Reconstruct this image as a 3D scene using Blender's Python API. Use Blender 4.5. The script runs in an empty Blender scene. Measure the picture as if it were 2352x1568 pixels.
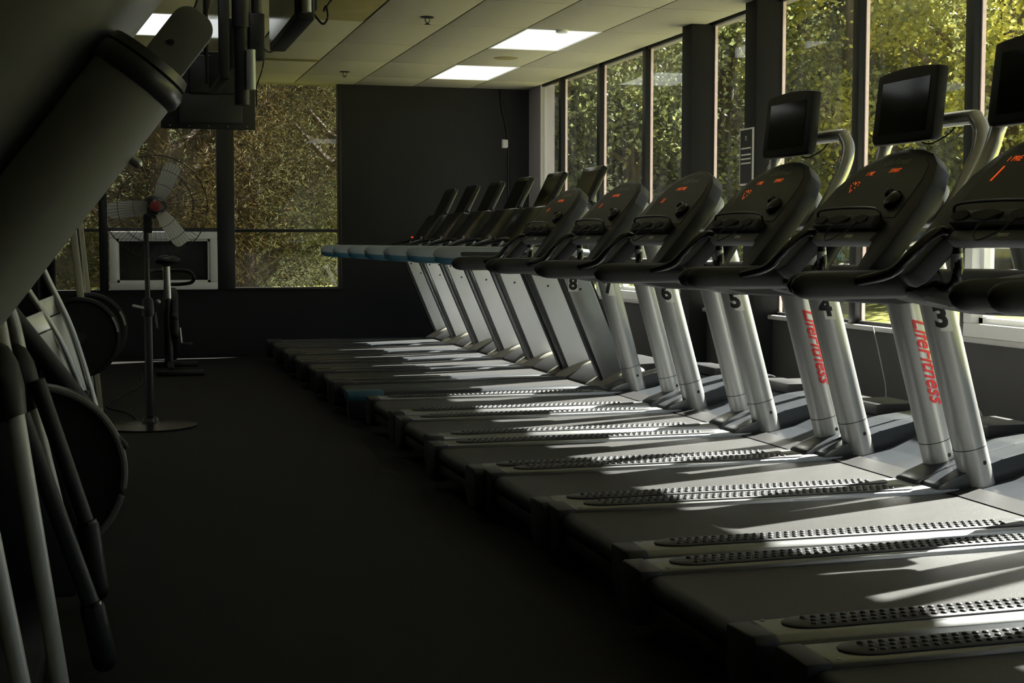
import bpy, bmesh, math, random
from mathutils import Vector, Matrix
R = math.radians
random.seed(7)
S = bpy.context.scene
COL = S.collection

# ------------------------------------------------------------------ camera
cam_d = bpy.data.cameras.new('camera'); cam_d.lens = 50; cam_d.sensor_width = 36
cam_d.clip_start = 0.05; cam_d.clip_end = 400
cam = bpy.data.objects.new('camera', cam_d); COL.objects.link(cam)
cam.location = (0, 0, 1.20)
cam.rotation_euler = (R(90 - 4.01), 0, R(-15.709))
S.camera = cam

# ------------------------------------------------------------------ world, sun, exposure
SUN_AZ, SUN_EL = R(22), R(43.0)
w = bpy.data.worlds.new('sky'); S.world = w; w.use_nodes = True
nt = w.node_tree; nt.nodes.clear()
sky = nt.nodes.new('ShaderNodeTexSky'); sky.sky_type = 'NISHITA'; sky.sun_disc = False
sky.sun_elevation = SUN_EL; sky.sun_rotation = R(90) - SUN_AZ
bg = nt.nodes.new('ShaderNodeBackground'); bg.inputs[1].default_value = 0.04
wo = nt.nodes.new('ShaderNodeOutputWorld')
nt.links.new(sky.outputs[0], bg.inputs[0]); nt.links.new(bg.outputs[0], wo.inputs[0])
sd = bpy.data.lights.new('sun', 'SUN'); sd.energy = 22.0; sd.angle = R(0.7); sd.color = (1.0, 0.97, 0.92)
so = bpy.data.objects.new('sun', sd); COL.objects.link(so)
sv = Vector((math.cos(SUN_EL)*math.cos(SUN_AZ), math.cos(SUN_EL)*math.sin(SUN_AZ), math.sin(SUN_EL)))
so.rotation_euler = (-sv).to_track_quat('-Z', 'Y').to_euler(); so.location = (30, 12, 30)
S.view_settings.view_transform = 'Standard'; S.view_settings.look = 'None'
S.view_settings.exposure = 1.1; S.view_settings.gamma = 1.0; S.view_settings.use_curve_mapping = False
PANEL_EMIT = 0.5

# ------------------------------------------------------------------ materials
def mat(name, col, rough=0.6, metal=0.0, spec=0.5, var=0.12, scale=9.0, bump=0.0, bscale=120.0, emit=None, estr=0.0, coat=0.0):
    m = bpy.data.materials.new(name); m.use_nodes = True
    t = m.node_tree; b = t.nodes['Principled BSDF']
    b.inputs['Roughness'].default_value = rough; b.inputs['Metallic'].default_value = metal
    b.inputs['Specular IOR Level'].default_value = spec
    b.inputs['Coat Weight'].default_value = coat
    tc = t.nodes.new('ShaderNodeTexCoord')
    n = t.nodes.new('ShaderNodeTexNoise'); n.inputs['Scale'].default_value = scale; n.inputs['Detail'].default_value = 4
    t.links.new(tc.outputs['Object'], n.inputs['Vector'])
    r = t.nodes.new('ShaderNodeMix'); r.data_type = 'RGBA'
    r.inputs[6].default_value = (*[c*(1-var) for c in col], 1); r.inputs[7].default_value = (*[min(1, c*(1+var)) for c in col], 1)
    t.links.new(n.outputs['Fac'], r.inputs[0]); t.links.new(r.outputs[2], b.inputs['Base Color'])
    if bump:
        n2 = t.nodes.new('ShaderNodeTexNoise'); n2.inputs['Scale'].default_value = bscale; n2.inputs['Detail'].default_value = 2
        t.links.new(tc.outputs['Object'], n2.inputs['Vector'])
        bp = t.nodes.new('ShaderNodeBump'); bp.inputs['Strength'].default_value = bump; bp.inputs['Distance'].default_value = 0.004
        t.links.new(n2.outputs['Fac'], bp.inputs['Height']); t.links.new(bp.outputs['Normal'], b.inputs['Normal'])
    if emit:
        b.inputs['Emission Color'].default_value = (*emit, 1); b.inputs['Emission Strength'].default_value = estr
    return m

M = {}
M['floor'] = mat('rubber_floor', (0.012, 0.011, 0.010), 0.8, spec=0.2, var=0.35, scale=60, bump=0.3, bscale=200)
M['wall_dark'] = mat('charcoal_paint', (0.016, 0.016, 0.018), 0.75, spec=0.3, var=0.15, scale=5, bump=0.15, bscale=90)
M['wall_low'] = mat('dark_grey_paint', (0.055, 0.052, 0.052), 0.6, var=0.12, scale=4, bump=0.15, bscale=90)
M['tile'] = mat('ceiling_tile', (0.36, 0.345, 0.255), 0.9, spec=0.2, var=0.07, scale=30, bump=0.5, bscale=160)
M['tile_gap'] = mat('ceiling_grid', (0.10, 0.09, 0.05), 0.7)
M['tile_olive'] = mat('olive_tile', (0.22, 0.19, 0.08), 0.9, spec=0.2, var=0.25, scale=6)  # darker olive than the other tiles, tone varied at random
M['panel'] = mat('light_diffuser', (0.9, 0.9, 0.9), 0.5, emit=(0.95, 1.0, 1.0), estr=PANEL_EMIT)
M['white_trim'] = mat('white_vinyl', (0.80, 0.80, 0.78), 0.45, var=0.05)
M['sill'] = mat('sill_paint', (0.50, 0.49, 0.48), 0.5, var=0.1)
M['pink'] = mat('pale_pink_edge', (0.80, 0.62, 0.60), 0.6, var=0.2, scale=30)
M['lilac'] = mat('pale_grey_paint', (0.40, 0.37, 0.39), 0.6, var=0.05)
M['black_metal'] = mat('black_metal', (0.012, 0.012, 0.014), 0.45, var=0.2)
M['black_gloss'] = mat('black_gloss', (0.010, 0.010, 0.011), 0.22, var=0.2)
M['black_rubber'] = mat('black_rubber', (0.009, 0.009, 0.010), 0.5, var=0.2, bump=0.1)
M['plastic'] = mat('charcoal_plastic', (0.019, 0.020, 0.022), 0.45, var=0.15, bump=0.15, bscale=300)
M['slate'] = mat('slate_plastic', (0.034, 0.038, 0.045), 0.32, var=0.12)
M['panel_face'] = mat('console_overlay', (0.014, 0.015, 0.014), 0.4, var=0.2)
M['belt'] = mat('running_belt', (0.034, 0.034, 0.034), 0.45, spec=0.40, var=0.25, scale=40, bump=0.35, bscale=420)
M['pad'] = mat('tread_pad', (0.048, 0.049, 0.052), 0.36, spec=0.5, var=0.15, bump=0.1, bscale=300)
M['steel'] = mat('brushed_rail', (0.40, 0.41, 0.42), 0.33, metal=0.75, var=0.12, scale=25)
M['silver'] = mat('silver_paint', (0.46, 0.47, 0.46), 0.36, metal=0.55, var=0.06, coat=0.1)
M['arm_silver'] = mat('pale_arm', (0.62, 0.63, 0.63), 0.4, metal=0.15, var=0.05)
M['silver_bright'] = mat('silver_tube', (0.62, 0.62, 0.60), 0.26, metal=0.7, var=0.05)
M['white_post'] = mat('pale_silver_post', (0.88, 0.89, 0.90), 0.5, metal=0.0, var=0.04)
M['teal'] = mat('teal_grey_rail', (0.30, 0.34, 0.36), 0.45, var=0.1)
M['blue'] = mat('blue_rail', (0.02, 0.10, 0.16), 0.45, var=0.1)
M['teal_cap'] = mat('teal_cap', (0.02, 0.09, 0.14), 0.45)
M['beige'] = mat('warm_grey_cover', (0.26, 0.25, 0.21), 0.35, var=0.1)
M['paper'] = mat('sticker_white', (0.80, 0.79, 0.74), 0.6, var=0.05)
M['ink'] = mat('sticker_black', (0.008, 0.008, 0.008), 0.6)
M['red'] = mat('red_lettering', (0.62, 0.03, 0.03), 0.5, var=0.1)
M['redhub'] = mat('red_hub', (0.22, 0.03, 0.03), 0.4)
M['greytext'] = mat('grey_lettering', (0.30, 0.31, 0.30), 0.5)
M['darktext'] = mat('dull_lettering', (0.16, 0.16, 0.15), 0.5)
M['led'] = mat('led_orange', (0.3, 0.04, 0.0), 0.5, emit=(1.0, 0.12, 0.01), estr=0.35)
M['led_red'] = mat('led_red', (0.3, 0.0, 0.0), 0.5, emit=(1.0, 0.03, 0.02), estr=1.0)
M['screen'] = mat('dark_screen', (0.008, 0.010, 0.007), 0.08, spec=0.18, var=0.3)
M['screen_on'] = mat('lit_screen', (0.1, 0.1, 0.1), 0.15, emit=(0.95, 1.0, 0.98), estr=1.6)
M['fanblade'] = mat('fan_blade', (0.66, 0.66, 0.62), 0.4, metal=0.2, var=0.1)
M['frame_wood'] = mat('pale_frame', (0.40, 0.38, 0.28), 0.5, var=0.1)
M['mirror'] = mat('mirror', (0.55, 0.56, 0.52), 0.03, metal=1.0, var=0.02)
M['grey_body'] = mat('machine_grey', (0.20, 0.205, 0.21), 0.45, var=0.06, bump=0.03, bscale=400)
M['bark'] = mat('bark', (0.10, 0.075, 0.055), 0.9, var=0.4, scale=14, bump=0.8, bscale=40)
M['grass'] = mat('lawn', (0.30, 0.30, 0.07), 0.9, spec=0.1, var=0.45, scale=1.3, bump=0.8, bscale=30)
M['carpaint'] = mat('dark_car_paint', (0.02, 0.025, 0.035), 0.2, var=0.05, coat=0.6)
M['tyre'] = mat('tyre', (0.015, 0.015, 0.015), 0.8)
M['sofa_white'] = mat('thermostat_white', (0.75, 0.75, 0.72), 0.45, var=0.03)

def glass_mat():
    m = bpy.data.materials.new('window_glass'); m.use_nodes = True; t = m.node_tree; t.nodes.clear()
    o = t.nodes.new('ShaderNodeOutputMaterial'); mx = t.nodes.new('ShaderNodeMixShader')
    tr = t.nodes.new('ShaderNodeBsdfTransparent'); tr.inputs[0].default_value = (0.90, 0.91, 0.88, 1)
    gl = t.nodes.new('ShaderNodeBsdfGlossy'); gl.inputs['Roughness'].default_value = 0.0
    g = t.nodes.new('ShaderNodeNewGeometry'); dt = t.nodes.new('ShaderNodeVectorMath'); dt.operation = 'DOT_PRODUCT'
    t.links.new(g.outputs['Normal'], dt.inputs[0]); t.links.new(g.outputs['Incoming'], dt.inputs[1])
    def mth(op, x, y=None, clamp=False):
        q = t.nodes.new('ShaderNodeMath'); q.operation = op; q.use_clamp = clamp
        if isinstance(x, float): q.inputs[0].default_value = x
        else: t.links.new(x, q.inputs[0])
        if y is not None:
            if isinstance(y, float): q.inputs[1].default_value = y
            else: t.links.new(y, q.inputs[1])
        return q.outputs[0]
    c = mth('ABSOLUTE', dt.outputs['Value']); k = mth('POWER', mth('SUBTRACT', 1.0, c, True), 5.0)
    fr = mth('ADD', mth('MULTIPLY', k, 0.96), 0.035, True)          # Schlick reflectance, the same from either side
    t.links.new(fr, mx.inputs[0]); t.links.new(tr.outputs[0], mx.inputs[1]); t.links.new(gl.outputs[0], mx.inputs[2])
    df = t.nodes.new('ShaderNodeBsdfDiffuse'); df.inputs[0].default_value = (0.6, 0.6, 0.58, 1)
    tc = t.nodes.new('ShaderNodeTexCoord'); mp = t.nodes.new('ShaderNodeMapping'); mp.inputs['Scale'].default_value = (1, 6, 0.8)
    n = t.nodes.new('ShaderNodeTexNoise'); n.inputs['Scale'].default_value = 2.0; n.inputs['Detail'].default_value = 6
    mr = t.nodes.new('ShaderNodeMapRange'); mr.inputs[1].default_value = 0.45; mr.inputs[2].default_value = 0.9
    mr.inputs[3].default_value = 0.008; mr.inputs[4].default_value = 0.085
    t.links.new(tc.outputs['Object'], mp.inputs[0]); t.links.new(mp.outputs[0], n.inputs['Vector']); t.links.new(n.outputs['Fac'], mr.inputs[0])
    m2 = t.nodes.new('ShaderNodeMixShader'); t.links.new(mr.outputs[0], m2.inputs[0])
    t.links.new(mx.outputs[0], m2.inputs[1]); t.links.new(df.outputs[0], m2.inputs[2]); t.links.new(m2.outputs[0], o.inputs[0])
    return m
M['glass'] = glass_mat()

def leaf_mat(name, cols, trans=0.45):
    m = bpy.data.materials.new(name); m.use_nodes = True; t = m.node_tree; t.nodes.clear()
    o = t.nodes.new('ShaderNodeOutputMaterial'); g = t.nodes.new('ShaderNodeNewGeometry')
    oi = t.nodes.new('ShaderNodeObjectInfo')
    n = t.nodes.new('ShaderNodeTexNoise'); n.inputs['Scale'].default_value = 0.9; n.inputs['Detail'].default_value = 2
    t.links.new(g.outputs['Position'], n.inputs['Vector'])
    a = t.nodes.new('ShaderNodeMath'); a.operation = 'MULTIPLY_ADD'; a.inputs[1].default_value = 0.45
    t.links.new(g.outputs['Random Per Island'], a.inputs[0])
    mr = t.nodes.new('ShaderNodeMapRange'); mr.inputs[1].default_value = 0.3; mr.inputs[2].default_value = 0.7
    mr.inputs[3].default_value = 0.0; mr.inputs[4].default_value = 0.55
    t.links.new(n.outputs['Fac'], mr.inputs[0]); t.links.new(mr.outputs[0], a.inputs[2])
    cr = t.nodes.new('ShaderNodeValToRGB'); e = cr.color_ramp.elements
    e[0].position = 0.0; e[0].color = (*cols[0], 1); e[1].position = 1.0; e[1].color = (*cols[-1], 1)
    for i, c in enumerate(cols[1:-1]):
        q = e.new((i+1)/(len(cols)-1)); q.color = (*c, 1)
    t.links.new(a.outputs[0], cr.inputs[0])
    d = t.nodes.new('ShaderNodeBsdfDiffuse'); tl = t.nodes.new('ShaderNodeBsdfTranslucent'); gl = t.nodes.new('ShaderNodeBsdfGlossy')
    gl.inputs['Roughness'].default_value = 0.35
    t.links.new(cr.outputs[0], d.inputs[0]); t.links.new(cr.outputs[0], tl.inputs[0])
    mx = t.nodes.new('ShaderNodeMixShader'); mx.inputs[0].default_value = trans
    t.links.new(d.outputs[0], mx.inputs[1]); t.links.new(tl.outputs[0], mx.inputs[2])
    m3 = t.nodes.new('ShaderNodeMixShader'); m3.inputs[0].default_value = 0.05
    t.links.new(mx.outputs[0], m3.inputs[1]); t.links.new(gl.outputs[0], m3.inputs[2]); t.links.new(m3.outputs[0], o.inputs[0])
    return m
M['leaf_green'] = leaf_mat('leaf_green', [(0.06, 0.08, 0.045), (0.14, 0.17, 0.08), (0.27, 0.29, 0.12), (0.55, 0.52, 0.18)])
M['leaf_yellow'] = leaf_mat('leaf_yellow', [(0.13, 0.15, 0.06), (0.32, 0.34, 0.12), (0.66, 0.62, 0.16), (0.90, 0.78, 0.20)])
M['leaf_dark'] = leaf_mat('leaf_dark', [(0.03, 0.04, 0.025), (0.07, 0.085, 0.05), (0.13, 0.145, 0.085), (0.27, 0.25, 0.15)])
M['needle'] = leaf_mat('needle_brown', [(0.018, 0.012, 0.006), (0.055, 0.036, 0.014), (0.12, 0.085, 0.032), (0.22, 0.19, 0.08)], 0.3)
M['needle_green'] = leaf_mat('needle_green', [(0.02, 0.022, 0.01), (0.06, 0.065, 0.025), (0.13, 0.14, 0.05), (0.30, 0.30, 0.12)], 0.3)

# ------------------------------------------------------------------ mesh helpers
def spline(pts, n=6):
    P = [Vector(p) for p in pts]; P = [P[0]*2-P[1]] + P + [P[-1]*2-P[-2]]; out = []
    for i in range(1, len(P)-2):
        for k in range(n):
            t = k/n; a, b, c, d = P[i-1], P[i], P[i+1], P[i+2]
            out.append(0.5*((2*b)+(c-a)*t+(2*a-5*b+4*c-d)*t*t+(3*b-a-3*c+d)*t**3))
    out.append(P[-2]); return out

class MB:
    def __init__(s): s.v = []; s.f = []
    def add(s, vs, fs):
        o = len(s.v); s.v += [tuple(q) for q in vs]; s.f += [tuple(i+o for i in q) for q in fs]; return s
    def _bev(s, vs, fs, b, seg=2):
        bm = bmesh.new(); V = [bm.verts.new(q) for q in vs]
        for q in fs: bm.faces.new([V[i] for i in q])
        bmesh.ops.recalc_face_normals(bm, faces=bm.faces)
        if b: bmesh.ops.bevel(bm, geom=list(bm.edges), offset=b, segments=seg, profile=0.5, affect='EDGES', clamp_overlap=True)
        bm.verts.index_update()
        s.add([q.co for q in bm.verts], [[q.index for q in f.verts] for f in bm.faces]); bm.free(); return s
    def box(s, x0, x1, y0, y1, z0, z1, b=0):
        vs = [(x0,y0,z0),(x1,y0,z0),(x1,y1,z0),(x0,y1,z0),(x0,y0,z1),(x1,y0,z1),(x1,y1,z1),(x0,y1,z1)]
        return s._bev(vs, [(3,2,1,0),(4,5,6,7),(0,1,5,4),(1,2,6,5),(2,3,7,6),(3,0,4,7)], b)
    def prism(s, poly, ax, a0, a1, b=0, seg=2):
        def P(p, a): return {'y': (p[0], a, p[1]), 'x': (a, p[0], p[1]), 'z': (p[0], p[1], a)}[ax]
        n = len(poly); vs = [P(p, a0) for p in poly] + [P(p, a1) for p in poly]
        fs = [tuple(range(n-1, -1, -1)), tuple(range(n, 2*n))] + [(i, (i+1) % n, (i+1) % n+n, i+n) for i in range(n)]
        return s._bev(vs, fs, b, seg)
    def tube(s, pts, r, n=12, closed=False, caps=True, ratio=1.0, up=(0, 0, 1)):
        P = [Vector(p) for p in pts]; k = len(P); rs = r if isinstance(r, (list, tuple)) else [r]*k
        vs = []
        for i in range(k):
            if closed: d = P[(i+1) % k]-P[i-1]
            else: d = P[min(i+1, k-1)]-P[max(i-1, 0)]
            d.normalize(); u = Vector(up)
            if abs(d.dot(u)) > 0.97: u = Vector((1, 0, 0)) if abs(d.x) < 0.9 else Vector((0, 1, 0))
            a = d.cross(u).normalized(); c = a.cross(d).normalized()
            for j in range(n):
                t = 2*math.pi*j/n; vs.append(P[i]+a*(rs[i]*ratio*math.cos(t))+c*(rs[i]*math.sin(t)))
        fs = []
        for i in range(k if closed else k-1):
            for j in range(n):
                i2 = (i+1) % k; fs.append((i*n+j, i*n+(j+1) % n, i2*n+(j+1) % n, i2*n+j))
        if caps and not closed: fs += [tuple(range(n-1, -1, -1)), tuple((k-1)*n+j for j in range(n))]
        return s.add(vs, fs)
    def cap_tube(s, p0, p1, r, n=14, ratio=1.0, steps=5):
        # a rod with rounded ends
        a, b = Vector(p0), Vector(p1); d = (b-a).normalized(); pts, rs = [], []
        for i in range(steps+1):
            t = math.pi/2*i/steps; pts.append(a-d*(r*math.cos(t))*0.98); rs.append(max(0.0006, r*math.sin(t)))
        for i in range(steps+1):
            t = math.pi/2*(1-i/steps); pts.append(b+d*(r*math.cos(t))*0.98); rs.append(max(0.0006, r*math.sin(t)))
        return s.tube(pts, rs, n, ratio=ratio)
    def lathe(s, prof, c, ax, n=24):
        # prof: (radius, along-axis)
        vs = []; k = len(prof)
        for (r, h) in prof:
            for j in range(n):
                t = 2*math.pi*j/n; a, b = r*math.cos(t), r*math.sin(t)
                q = {'z': (a, b, h), 'y': (a, h, b), 'x': (h, a, b)}[ax]
                vs.append((c[0]+q[0], c[1]+q[1], c[2]+q[2]))
        fs = [(i*n+j, i*n+(j+1) % n, (i+1)*n+(j+1) % n, (i+1)*n+j) for i in range(k-1) for j in range(n)]
        fs += [tuple(range(n-1, -1, -1)), tuple((k-1)*n+j for j in range(n))]
        return s.add(vs, fs)
    def ball(s, c, r, nu=16, nv=10):
        rx, ry, rz = r if isinstance(r, (list, tuple)) else (r, r, r)
        prof = [(max(0.001, math.sin(math.pi*i/nv)), -math.cos(math.pi*i/nv)) for i in range(nv+1)]
        t = MB().lathe(prof, (0, 0, 0), 'z', nu)
        return s.add([(c[0]+q[0]*rx, c[1]+q[1]*ry, c[2]+q[2]*rz) for q in t.v], t.f)
    def map(s, fn): s.v = [tuple(fn(Vector(q))) for q in s.v]; return s
    def mesh(s, name, m, smooth=38):
        me = bpy.data.meshes.new(name); me.from_pydata(s.v, [], s.f); me.materials.append(m)
        bm = bmesh.new(); bm.from_mesh(me); bmesh.ops.recalc_face_normals(bm, faces=bm.faces); bm.to_mesh(me); bm.free()
        if smooth:
            me.shade_smooth(); me.set_sharp_from_angle(angle=R(smooth))
        return me
    def build(s, name, m, parent=None, org=None, smooth=38):
        if org: s.v = [(q[0]-org[0], q[1]-org[1], q[2]-org[2]) for q in s.v]
        o = bpy.data.objects.new(name, s.mesh(name, M[m] if isinstance(m, str) else m, smooth))
        COL.objects.link(o); o.parent = parent; return o

def tag(o, label, cat, group=None):
    o['label'] = label; o['category'] = cat
    if group: o['group'] = group
    return o
def thing(name, label, cat, loc=(0, 0, 0), rz=0, group=None):
    o = bpy.data.objects.new(name, None); COL.objects.link(o); o.empty_display_size = 0.1
    o.location = loc; o.rotation_euler = (0, 0, rz); return tag(o, label, cat, group)
def struct(o): o['kind'] = 'structure'; return o
def copy_tree(o, parent=None):
    c = o.copy(); COL.objects.link(c); c.parent = parent
    for ch in list(o.children): copy_tree(ch, c)
    return c
_tx = {}
def text2d(body, size, shear=0.0, spacing=1.0, bold=0.0):
    """centred flat lettering: list of 2-D points and faces"""
    k = (body, size, shear, spacing, bold)
    if k in _tx: return _tx[k]
    cu = bpy.data.curves.new('t', 'FONT'); cu.body = body; cu.size = size; cu.shear = shear; cu.space_character = spacing; cu.offset = bold
    cu.align_x = 'CENTER'; cu.align_y = 'CENTER'; cu.resolution_u = 3
    ob = bpy.data.objects.new('t', cu); COL.objects.link(ob)
    dg = bpy.context.evaluated_depsgraph_get(); dg.update()
    me = bpy.data.meshes.new_from_object(ob.evaluated_get(dg))
    r = ([(v.co.x, v.co.y) for v in me.vertices], [tuple(p.vertices) for p in me.polygons])
    bpy.data.objects.remove(ob); bpy.data.curves.remove(cu); bpy.data.meshes.remove(me)
    _tx[k] = r; return r

# ------------------------------------------------------------------ the room
XL, XW, YB, YF, ZC = -3.2, 4.5, -2.4, 15.3, 2.88
fl = struct(MB().box(XL-0.2, XW+0.2, YB-0.2, YF+0.2, -0.1, 0).build('floor', 'floor'))
ce = struct(MB().box(XL-0.2, XW+0.20, YB-0.2, YF+0.35, ZC+0.016, ZC+0.25).build('ceiling', 'tile_gap'))
GX0, GXP, GY0, GYP = 1.90-0.645*8, 0.645, 10.93-1.2*11, 1.2
LIGHTS = {(c, r) for c in (5, 10) for r in (7, 9, 11, 13)} - {(10, 9)}      # column, row of the lit panels
tile_me = MB().box(0.006, GXP-0.006, 0.006, GYP-0.006, 0, 0.018, 0.003).mesh('ceiling_tile', M['tile'])
tile_me2 = MB().box(0.006, GXP-0.006, 0.006, GYP-0.006, 0.004, 0.018, 0.003).mesh('ceiling_tile', M['tile_olive'])
for c in range(0, 12):
    for r in range(0, 15):
        x, y = GX0+c*GXP, GY0+r*GYP
        if (c, r) in LIGHTS or x+GXP > XW+0.03 or y < YB-0.1 or y+0.3 > YF: continue
        if y+GYP > YF:                                   # the cut row at the far wall
            o = MB().box(0.006, GXP-0.006, 0.006, YF-y-0.004, 0, 0.018, 0.003).build('ceiling_tile', 'tile', ce)
        else:
            o = bpy.data.objects.new('ceiling_tile', tile_me2 if (c, r) in ((7, 10), (7, 9)) else tile_me); COL.objects.link(o); o.parent = ce
        o.location = (x, y, ZC)
LBL = {(10, 11): 'bright white ceiling light panel over the treadmills, the nearer in view',
       (10, 13): 'bright white ceiling light panel over the treadmills, nearest the far wall',
       (5, 11): 'bright white ceiling light panel beside the hanging televisions, the nearer one',
       (5, 13): 'bright white ceiling light panel behind the hanging televisions, by the far wall'}
for (c, r) in sorted(LIGHTS):
    x, y = GX0+c*GXP, GY0+r*GYP
    L = thing('ceiling_light', LBL.get((c, r), 'white ceiling light panel %s, %s' % ('over the treadmills' if c == 10 else 'over the left machines', 'third from the far wall' if r == 9 else 'farthest from the far wall')), 'ceiling light', (x, y, ZC), 0, 'recessed ceiling light panels')
    MB().box(0.02, GXP-0.02, 0.02, GYP-0.02, 0.004, 0.012).build('diffuser', 'panel', L)
    f = MB()
    f.box(0.004, GXP-0.004, 0.004, 0.022, -0.002, 0.016).box(0.004, GXP-0.004, GYP-0.022, GYP-0.004, -0.002, 0.016)
    f.box(0.004, 0.022, 0.022, GYP-0.022, -0.002, 0.016).box(GXP-0.022, GXP-0.004, 0.022, GYP-0.022, -0.002, 0.016)
    f.build('frame', 'white_trim', L)
    if r in (11,): MB().lathe([(0.045, 0), (0.05, 0.008), (0.05, 0.02)], (0.30, 0.012, -0.02), 'z', 16).build('sensor', 'white_trim', L)

# far wall with its window openings
wf = MB()
wf.box(XL, -1.16, YF, YF+0.15, 0, ZC+0.02).box(-1.16, 2.375, YF, YF+0.15, 0, 0.70).box(2.375, XW+0.02, YF, YF+0.15, 0, ZC+0.02)
struct(wf.build('wall_far', 'wall_dark', smooth=0))
def bars(boxes, name, m, parent=None):
    b = MB()
    for q in boxes: b.box(*q, 0.004)
    return b.build(name, m, parent)
def pane(x0, x1, y0, y1, z0, z1, parent): return MB().box(x0, x1, y0, y1, z0, z1).build('pane', 'glass', parent, smooth=0)
# window_1: the right hand light of the far wall
w1 = struct(bars([(1.08, 1.26, YF-0.03, YF+0.12, 0.70, ZC), (2.365, 2.395, YF-0.02, YF+0.12, 0.70, ZC), (1.26, 2.365, YF-0.02, YF+0.12, 1.30, 1.335),
                  (1.26, 2.365, YF-0.02, YF+0.12, 0.69, 0.715)], 'window_1', 'black_metal'))
pane(1.26, 2.365, YF+0.05, YF+0.058, 1.335, ZC, w1); pane(1.26, 2.365, YF+0.05, YF+0.058, 0.715, 1.30, w1)
w2 = struct(bars([(-0.12, -0.03, YF-0.02, YF+0.12, 0.70, ZC), (-0.03, 1.08, YF-0.02, YF+0.12, 1.305, 1.345), (-1.16, -1.10, YF-0.02, YF+0.12, 0.70, ZC),
                  (-1.10, -0.12, YF-0.02, YF+0.12, 1.30, 1.335)], 'window_2', 'black_metal'))
pane(-0.03, 1.08, YF+0.05, YF+0.058, 1.345, ZC, w2); pane(-1.10, -0.12, YF+0.05, YF+0.058, 1.335, ZC, w2); pane(-1.10, -0.12, YF+0.05, YF+0.058, 0.70, 1.30, w2)
# the white opening light set into the left window
ow = MB(); X0, X1, Z0, Z1, t = -0.02, 1.075, 0.70, 1.305, 0.075
ow.box(X0, X1, YF-0.05, YF+0.06, Z0, Z0+t, 0.006).box(X0, X1, YF-0.05, YF+0.06, Z1-t, Z1, 0.006)
ow.box(X0, X0+t, YF-0.05, YF+0.06, Z0+t, Z1-t, 0.006).box(X1-t, X1, YF-0.05, YF+0.06, Z0+t, Z1-t, 0.006)
t2 = 0.025; A0, A1, B0, B1 = X0+t, X1-t, Z0+t, Z1-t
ow.box(A0, A1, YF-0.02, YF+0.05, B0, B0+t2).box(A0, A1, YF-0.02, YF+0.05, B1-t2, B1).box(A0, A0+t2, YF-0.02, YF+0.05, B0, B1).box(A1-t2, A1, YF-0.02, YF+0.05, B0, B1)
w3 = struct(ow.build('window_3', 'white_trim'))
pane(A0+t2, A1-t2, YF+0.0, YF+0.008, B0+t2, B1-t2, w3)
sc = mat('insect_screen', (0.012, 0.012, 0.014), 0.8)
MB().box(A0+t2, A1-t2, YF+0.035, YF+0.045, B0+t2, B1-t2).build('insect_screen', sc, w3, smooth=0)

# window wall: low wall, sill, mullions, columns, panes
struct(MB().box(XW, XW+0.18, YB-0.2, YF+0.15, 0, 0.655).build('wall_right', 'wall_low', smooth=0))
struct(MB().box(XW-0.04, XW+0.22, YB-0.2, YF+0.02, 0.655, 0.685, 0.005).build('trim_1', 'sill'))
struct(MB().box(XW, XW+0.16, 14.86, YF+0.02, 0.685, ZC+0.02).build('trim_2', 'lilac', smooth=0))
mul = [14.13, 12.92, 11.71, 8.03, 6.80, 5.58, 4.36, 3.14, 1.92, 0.70, -0.52, -1.74]
for i, y in enumerate(mul):
    o = struct(MB().box(XW, XW+0.06, y, y+0.08, 0.685, ZC+0.02, 0.004).build('trim_%d' % (i+3), 'black_metal'))
    MB().box(XW+0.045, XW+0.068, y-0.010, y+0.002, 0.69, ZC).build('edge_strip', 'pink', o)
for i, (y0, y1) in enumerate(((10.34, 10.53), (9.18, 9.37))):
    o = struct(MB().box(XW-0.15, XW+0.06, y0, y1, 0, ZC+0.02, 0.006).build('trim_%d' % (i+20), 'wall_dark'))
    MB().box(XW+0.045, XW+0.068, y0-0.010, y0+0.002, 0.69, ZC).build('edge_strip', 'pink', o)
ys = sorted(mul+[10.34, 9.18]); ends = {y: y+0.08 for y in mul}; ends[10.34] = 10.53; ends[9.18] = 9.37
bays = [(ends[ys[i]], ys[i+1]) for i in range(len(ys)-1)] + [(14.21, 14.86)]
white_bays = {4: None}
wn = 4
for (y0, y1) in bays:
    o = struct(bars([(XW+0.015, XW+0.055, y0, y1, 0.685, 0.705), (XW+0.015, XW+0.055, y0, y1, ZC-0.012, ZC+0.02)], 'window_%d' % wn, 'black_metal')); wn += 1
    low = 0.705
    if abs(y0-5.66) < 0.02 or abs(y0-11.79) < 0.02:      # bays with a white sliding window below
        low = 1.28; f = MB(); t = 0.075; a, b = XW-0.03, XW+0.11
        f.box(a, b, y0, y1, 0.685, 0.685+t, 0.006).box(a, b, y0, y1, 1.24-t, 1.26, 0.006).box(a, b, y0, y0+t, 0.685+t, 1.24-t, 0.006).box(a, b, y1-t, y1, 0.685+t, 1.24-t, 0.006)
        f.box(a+0.05, b-0.03, y0+t, y1-t, 0.685+t, 0.685+t+0.03).box(a+0.05, b-0.03, y1-t-0.035, y1-t, 0.685+t, 1.24-t).box(a+0.06, b-0.03, (y0+y1)/2-0.02, (y0+y1)/2+0.02, 0.685+t, 1.24-t)
        s_ = f.build('sliding_window', 'white_trim', o)
        MB().box(XW+0.055, XW+0.061, y0+t, y1-t, 0.685+t, 1.24-t).build('pane', 'glass', s_, smooth=0)
    MB().box(XW+0.035, XW+0.043, y0, y1, low, ZC-0.012).build('pane', 'glass', o, smooth=0)
struct(MB().box(XL-0.15, XL, YB-0.2, YF+0.15, 0, ZC+0.02).build('wall_left', 'wall_dark', smooth=0))
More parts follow.
